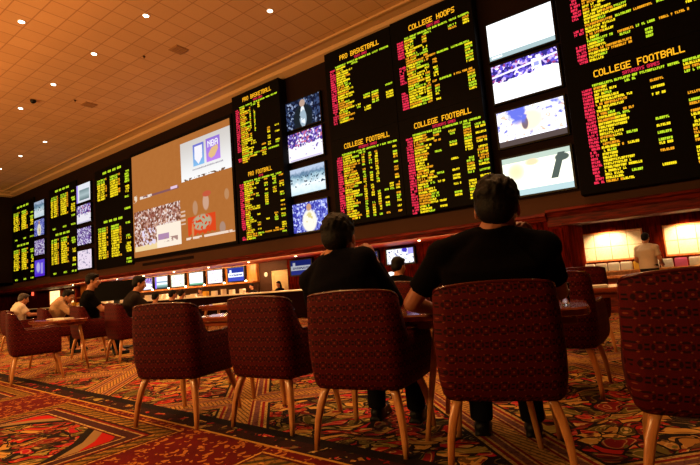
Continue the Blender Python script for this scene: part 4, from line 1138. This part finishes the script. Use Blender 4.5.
for (x, y, rz, hz, lb, hh) in ((-11.66, 7.13, 10, 1.17, 'dark haired person, left of three heads showing above the empty chair', 'hair'),
                           (-10.83, 7.1, -6, 1.20, 'dark haired person, middle of three heads showing above the empty chair', 'hair'),
                           (-11.9, 8.1, 0, 1.2, 'dark haired person, right of three heads showing above the empty chair', 'hair_brown')):
    human(lb, (x, y, LOW), rz, .016, shoulder=(0, -.06, hz-.24), elbows=((-.25, .08, .74), (.25, .08, .74)), wrists=((-.1, .3, .74), (.1, .3, .74)), headc=(0, -.02, hz), hrot=(-8, 0, 0), group='people seated behind the empty chairs', pelvis=(0, -.05, .55), hair=hh)
human('man in dark cap and black top between the two seated men', (-3.0, 5.2, 0), 8, .012,
      shoulder=(0, -.04, .87), elbows=((-.27, .06, .68), (.27, .06, .68)), wrists=((-.1, .3, .72), (.1, .3, .72)), headc=(0, .03, 1.08), hrot=(-8, 0, -20), s=1.0, cap_=True, pelvis=(0, -.05, .52))
# standing people: the man at the alcove and the clerks behind the counter
def stander(label, x, y, z, rz, voxel, **k):
    a = dict(shoulder=(0, 0, 1.42), elbows=((-.25, -.02, 1.14), (.25, .02, 1.14)), wrists=((-.2, .2, 1.02), (.2, .22, 1.04)), headc=(0, .03, 1.64), hrot=(-8, 0, 0), pelvis=(0, 0, .94),
             knees=((-.1, .02, .50), (.1, .02, .50)), ankles=((-.1, 0, .09), (.1, 0, .09)), curl=.5)
    a.update(k); return human(label, (x, y, z), rz, voxel, **a)
stander('standing man in white short-sleeved shirt before the lit panels at right', -.72, 12.85, LOW, -20, .014, shirt='shirt_white', pants='shirt_grey', bulk=1.05)
G2 = 'clerks behind the long counter'
def clerk(label, x, y, rz, **k):
    st = empty('stool', (x, y, LOW), 0, 'round stool under the '+label, 'stool', 'clerk stools')
    obj('seat', lathe(bmesh.new(), [(.02, .44), (.17, .44), (.18, .46), (.16, .475), (.02, .475)], 18), M['seat_dark'], st, True)
    obj('post', lathe(bmesh.new(), [(.2, 0), (.2, .015), (.025, .03), (.025, .44)], 14), M['metal'], st, True)
    a = dict(shoulder=(0, -.04, 1.06), elbows=((-.24, .1, .8), (.24, .1, .8)), wrists=((-.12, .22, .98), (.12, .22, .98)), headc=(0, .0, 1.29), hrot=(-6, 0, 0), group=G2,
             knees=((-.12, .3, .52), (.12, .3, .52)), ankles=((-.12, .22, .09), (.12, .22, .09)))
    a.update(k); return human(label, (x, y, LOW), rz, .016, **a)
clerk('clerk with long dark hair before the cream door', -13.46, 13.6, 170, long_hair=True)
clerk('dark haired clerk between the blue television and the cream door', -15.0, 13.55, 165, shirt='shirt_grey')
clerk('fair clerk in pale shirt under the small screens', -18.45, 13.5, 180, shirt='shirt_beige', hair='hair_brown')

# ------------------------------------------------------------------ lights
def spot(x, y, z, e, size=100, col=(1, .60, .28), blend=.6, r=.1, aim=None):
    d = bpy.data.lights.new('spot', 'SPOT'); d.energy = e; d.spot_size = math.radians(size); d.spot_blend = blend; d.color = col; d.shadow_soft_size = r
    o = bpy.data.objects.new('spot_light', d); C.objects.link(o); o.location = (x, y, z)
    if aim: o.rotation_euler = (Vector(aim)-Vector((x, y, z))).to_track_quat('-Z', 'Y').to_euler()
    return o
def area(x, y, z, sx, sy, e, aim, col=(1, .54, .18)):
    d = bpy.data.lights.new('area', 'AREA'); d.shape = 'RECTANGLE'; d.size = sx; d.size_y = sy; d.energy = e; d.color = col
    o = bpy.data.objects.new('area_light', d); C.objects.link(o); o.location = (x, y, z)
    o.rotation_euler = (Vector(aim)-Vector((x, y, z))).to_track_quat('-Z', 'Y').to_euler(); return o
WARM = (1, .50, .19)
for x, y, _ in DL: spot(x, y, 8.5, 440, 95, WARM)
# the rest of the ceiling's downlights, outside the picture
for i, (x, y) in enumerate(((-8.1, 4.7), (-5.2, 6.8), (-2.2, 6.9), (-5.2, 9.0), (-5.1, 2.2), (-8.1, 2.0), (1.0, 4.8), (-2.2, 4.7), (-11.2, 2.2), (-17.2, 2.2), (-5.2, -.8))):
    spot(x, y, 8.5, 440, 95, WARM)
# unseen area lights added behind the seats to brighten the ceiling
area(-6, -5, 3.0, 8, 1.5, 1000, (-9, 2, 8.6))
area(-26, -5, 3.0, 8, 1.5, 1000, (-24, 3, 8.6))
area(-16, -5, 3.0, 8, 1.5, 1000, (-16, 3, 8.6))
# low glow over the counters and in the alcove
for k in range(9): spot(-6.7-k*2.6, 12.95, 2.0, 220, 100, (1, .62, .3), .8, .05)
for x in (-22.5, -17): area(x, 13.3, 1.95, 6, .3, 110, (x, 14.2, 1.4), (1, .6, .28))
for x in (-27, -20, -13, -7): area(x, 12.62, 1.2, 6, .12, 130, (x, 12.3, 2.2), (1, .42, .12))  # added lights without fittings, throwing orange up onto cornice and soffit

for x in (-1.6, .12, 1.4, 2.7): spot(x, 13.55, 1.93, 200, 105, (1, .64, .32), .8, .03, (x, 13.98, 1.0))
for x in (-1.48, -.9, -.05, 1.5): spot(x, 12.9, 1.92, 6, 150, (1, .6, .3), .8, .05)

w = bpy.data.worlds.new('World'); bpy.context.scene.world = w; w.use_nodes = True
w.node_tree.nodes['Background'].inputs[0].default_value = (1, .5, .25, 1); w.node_tree.nodes['Background'].inputs[1].default_value = .006

# ------------------------------------------------------------------ camera
cam = bpy.data.cameras.new('camera'); co = bpy.data.objects.new('camera', cam); C.objects.link(co)
yaw, pitch, roll = math.radians(35.513), math.radians(5.912), math.radians(-4.571)
f = Vector((-math.sin(yaw)*math.cos(pitch), math.cos(yaw)*math.cos(pitch), math.sin(pitch)))
r_ = Vector((math.cos(yaw), math.sin(yaw), 0)); u_ = r_.cross(f)
r2 = r_*math.cos(roll)+u_*math.sin(roll); u2 = -r_*math.sin(roll)+u_*math.cos(roll)
m = Matrix((r2, u2, -f)).transposed().to_4x4(); m.translation = (0, 0, .95)
co.matrix_world = m
cam.sensor_fit = 'HORIZONTAL'; cam.sensor_width = 36; cam.lens = 463.52/700*36; cam.clip_start = .05; cam.clip_end = 200
sc = bpy.context.scene; sc.camera = co
sc.view_settings.view_transform = 'Standard'; sc.view_settings.look = 'None'; sc.view_settings.gamma = 1; sc.view_settings.use_curve_mapping = False
sc.view_settings.exposure = 0.0
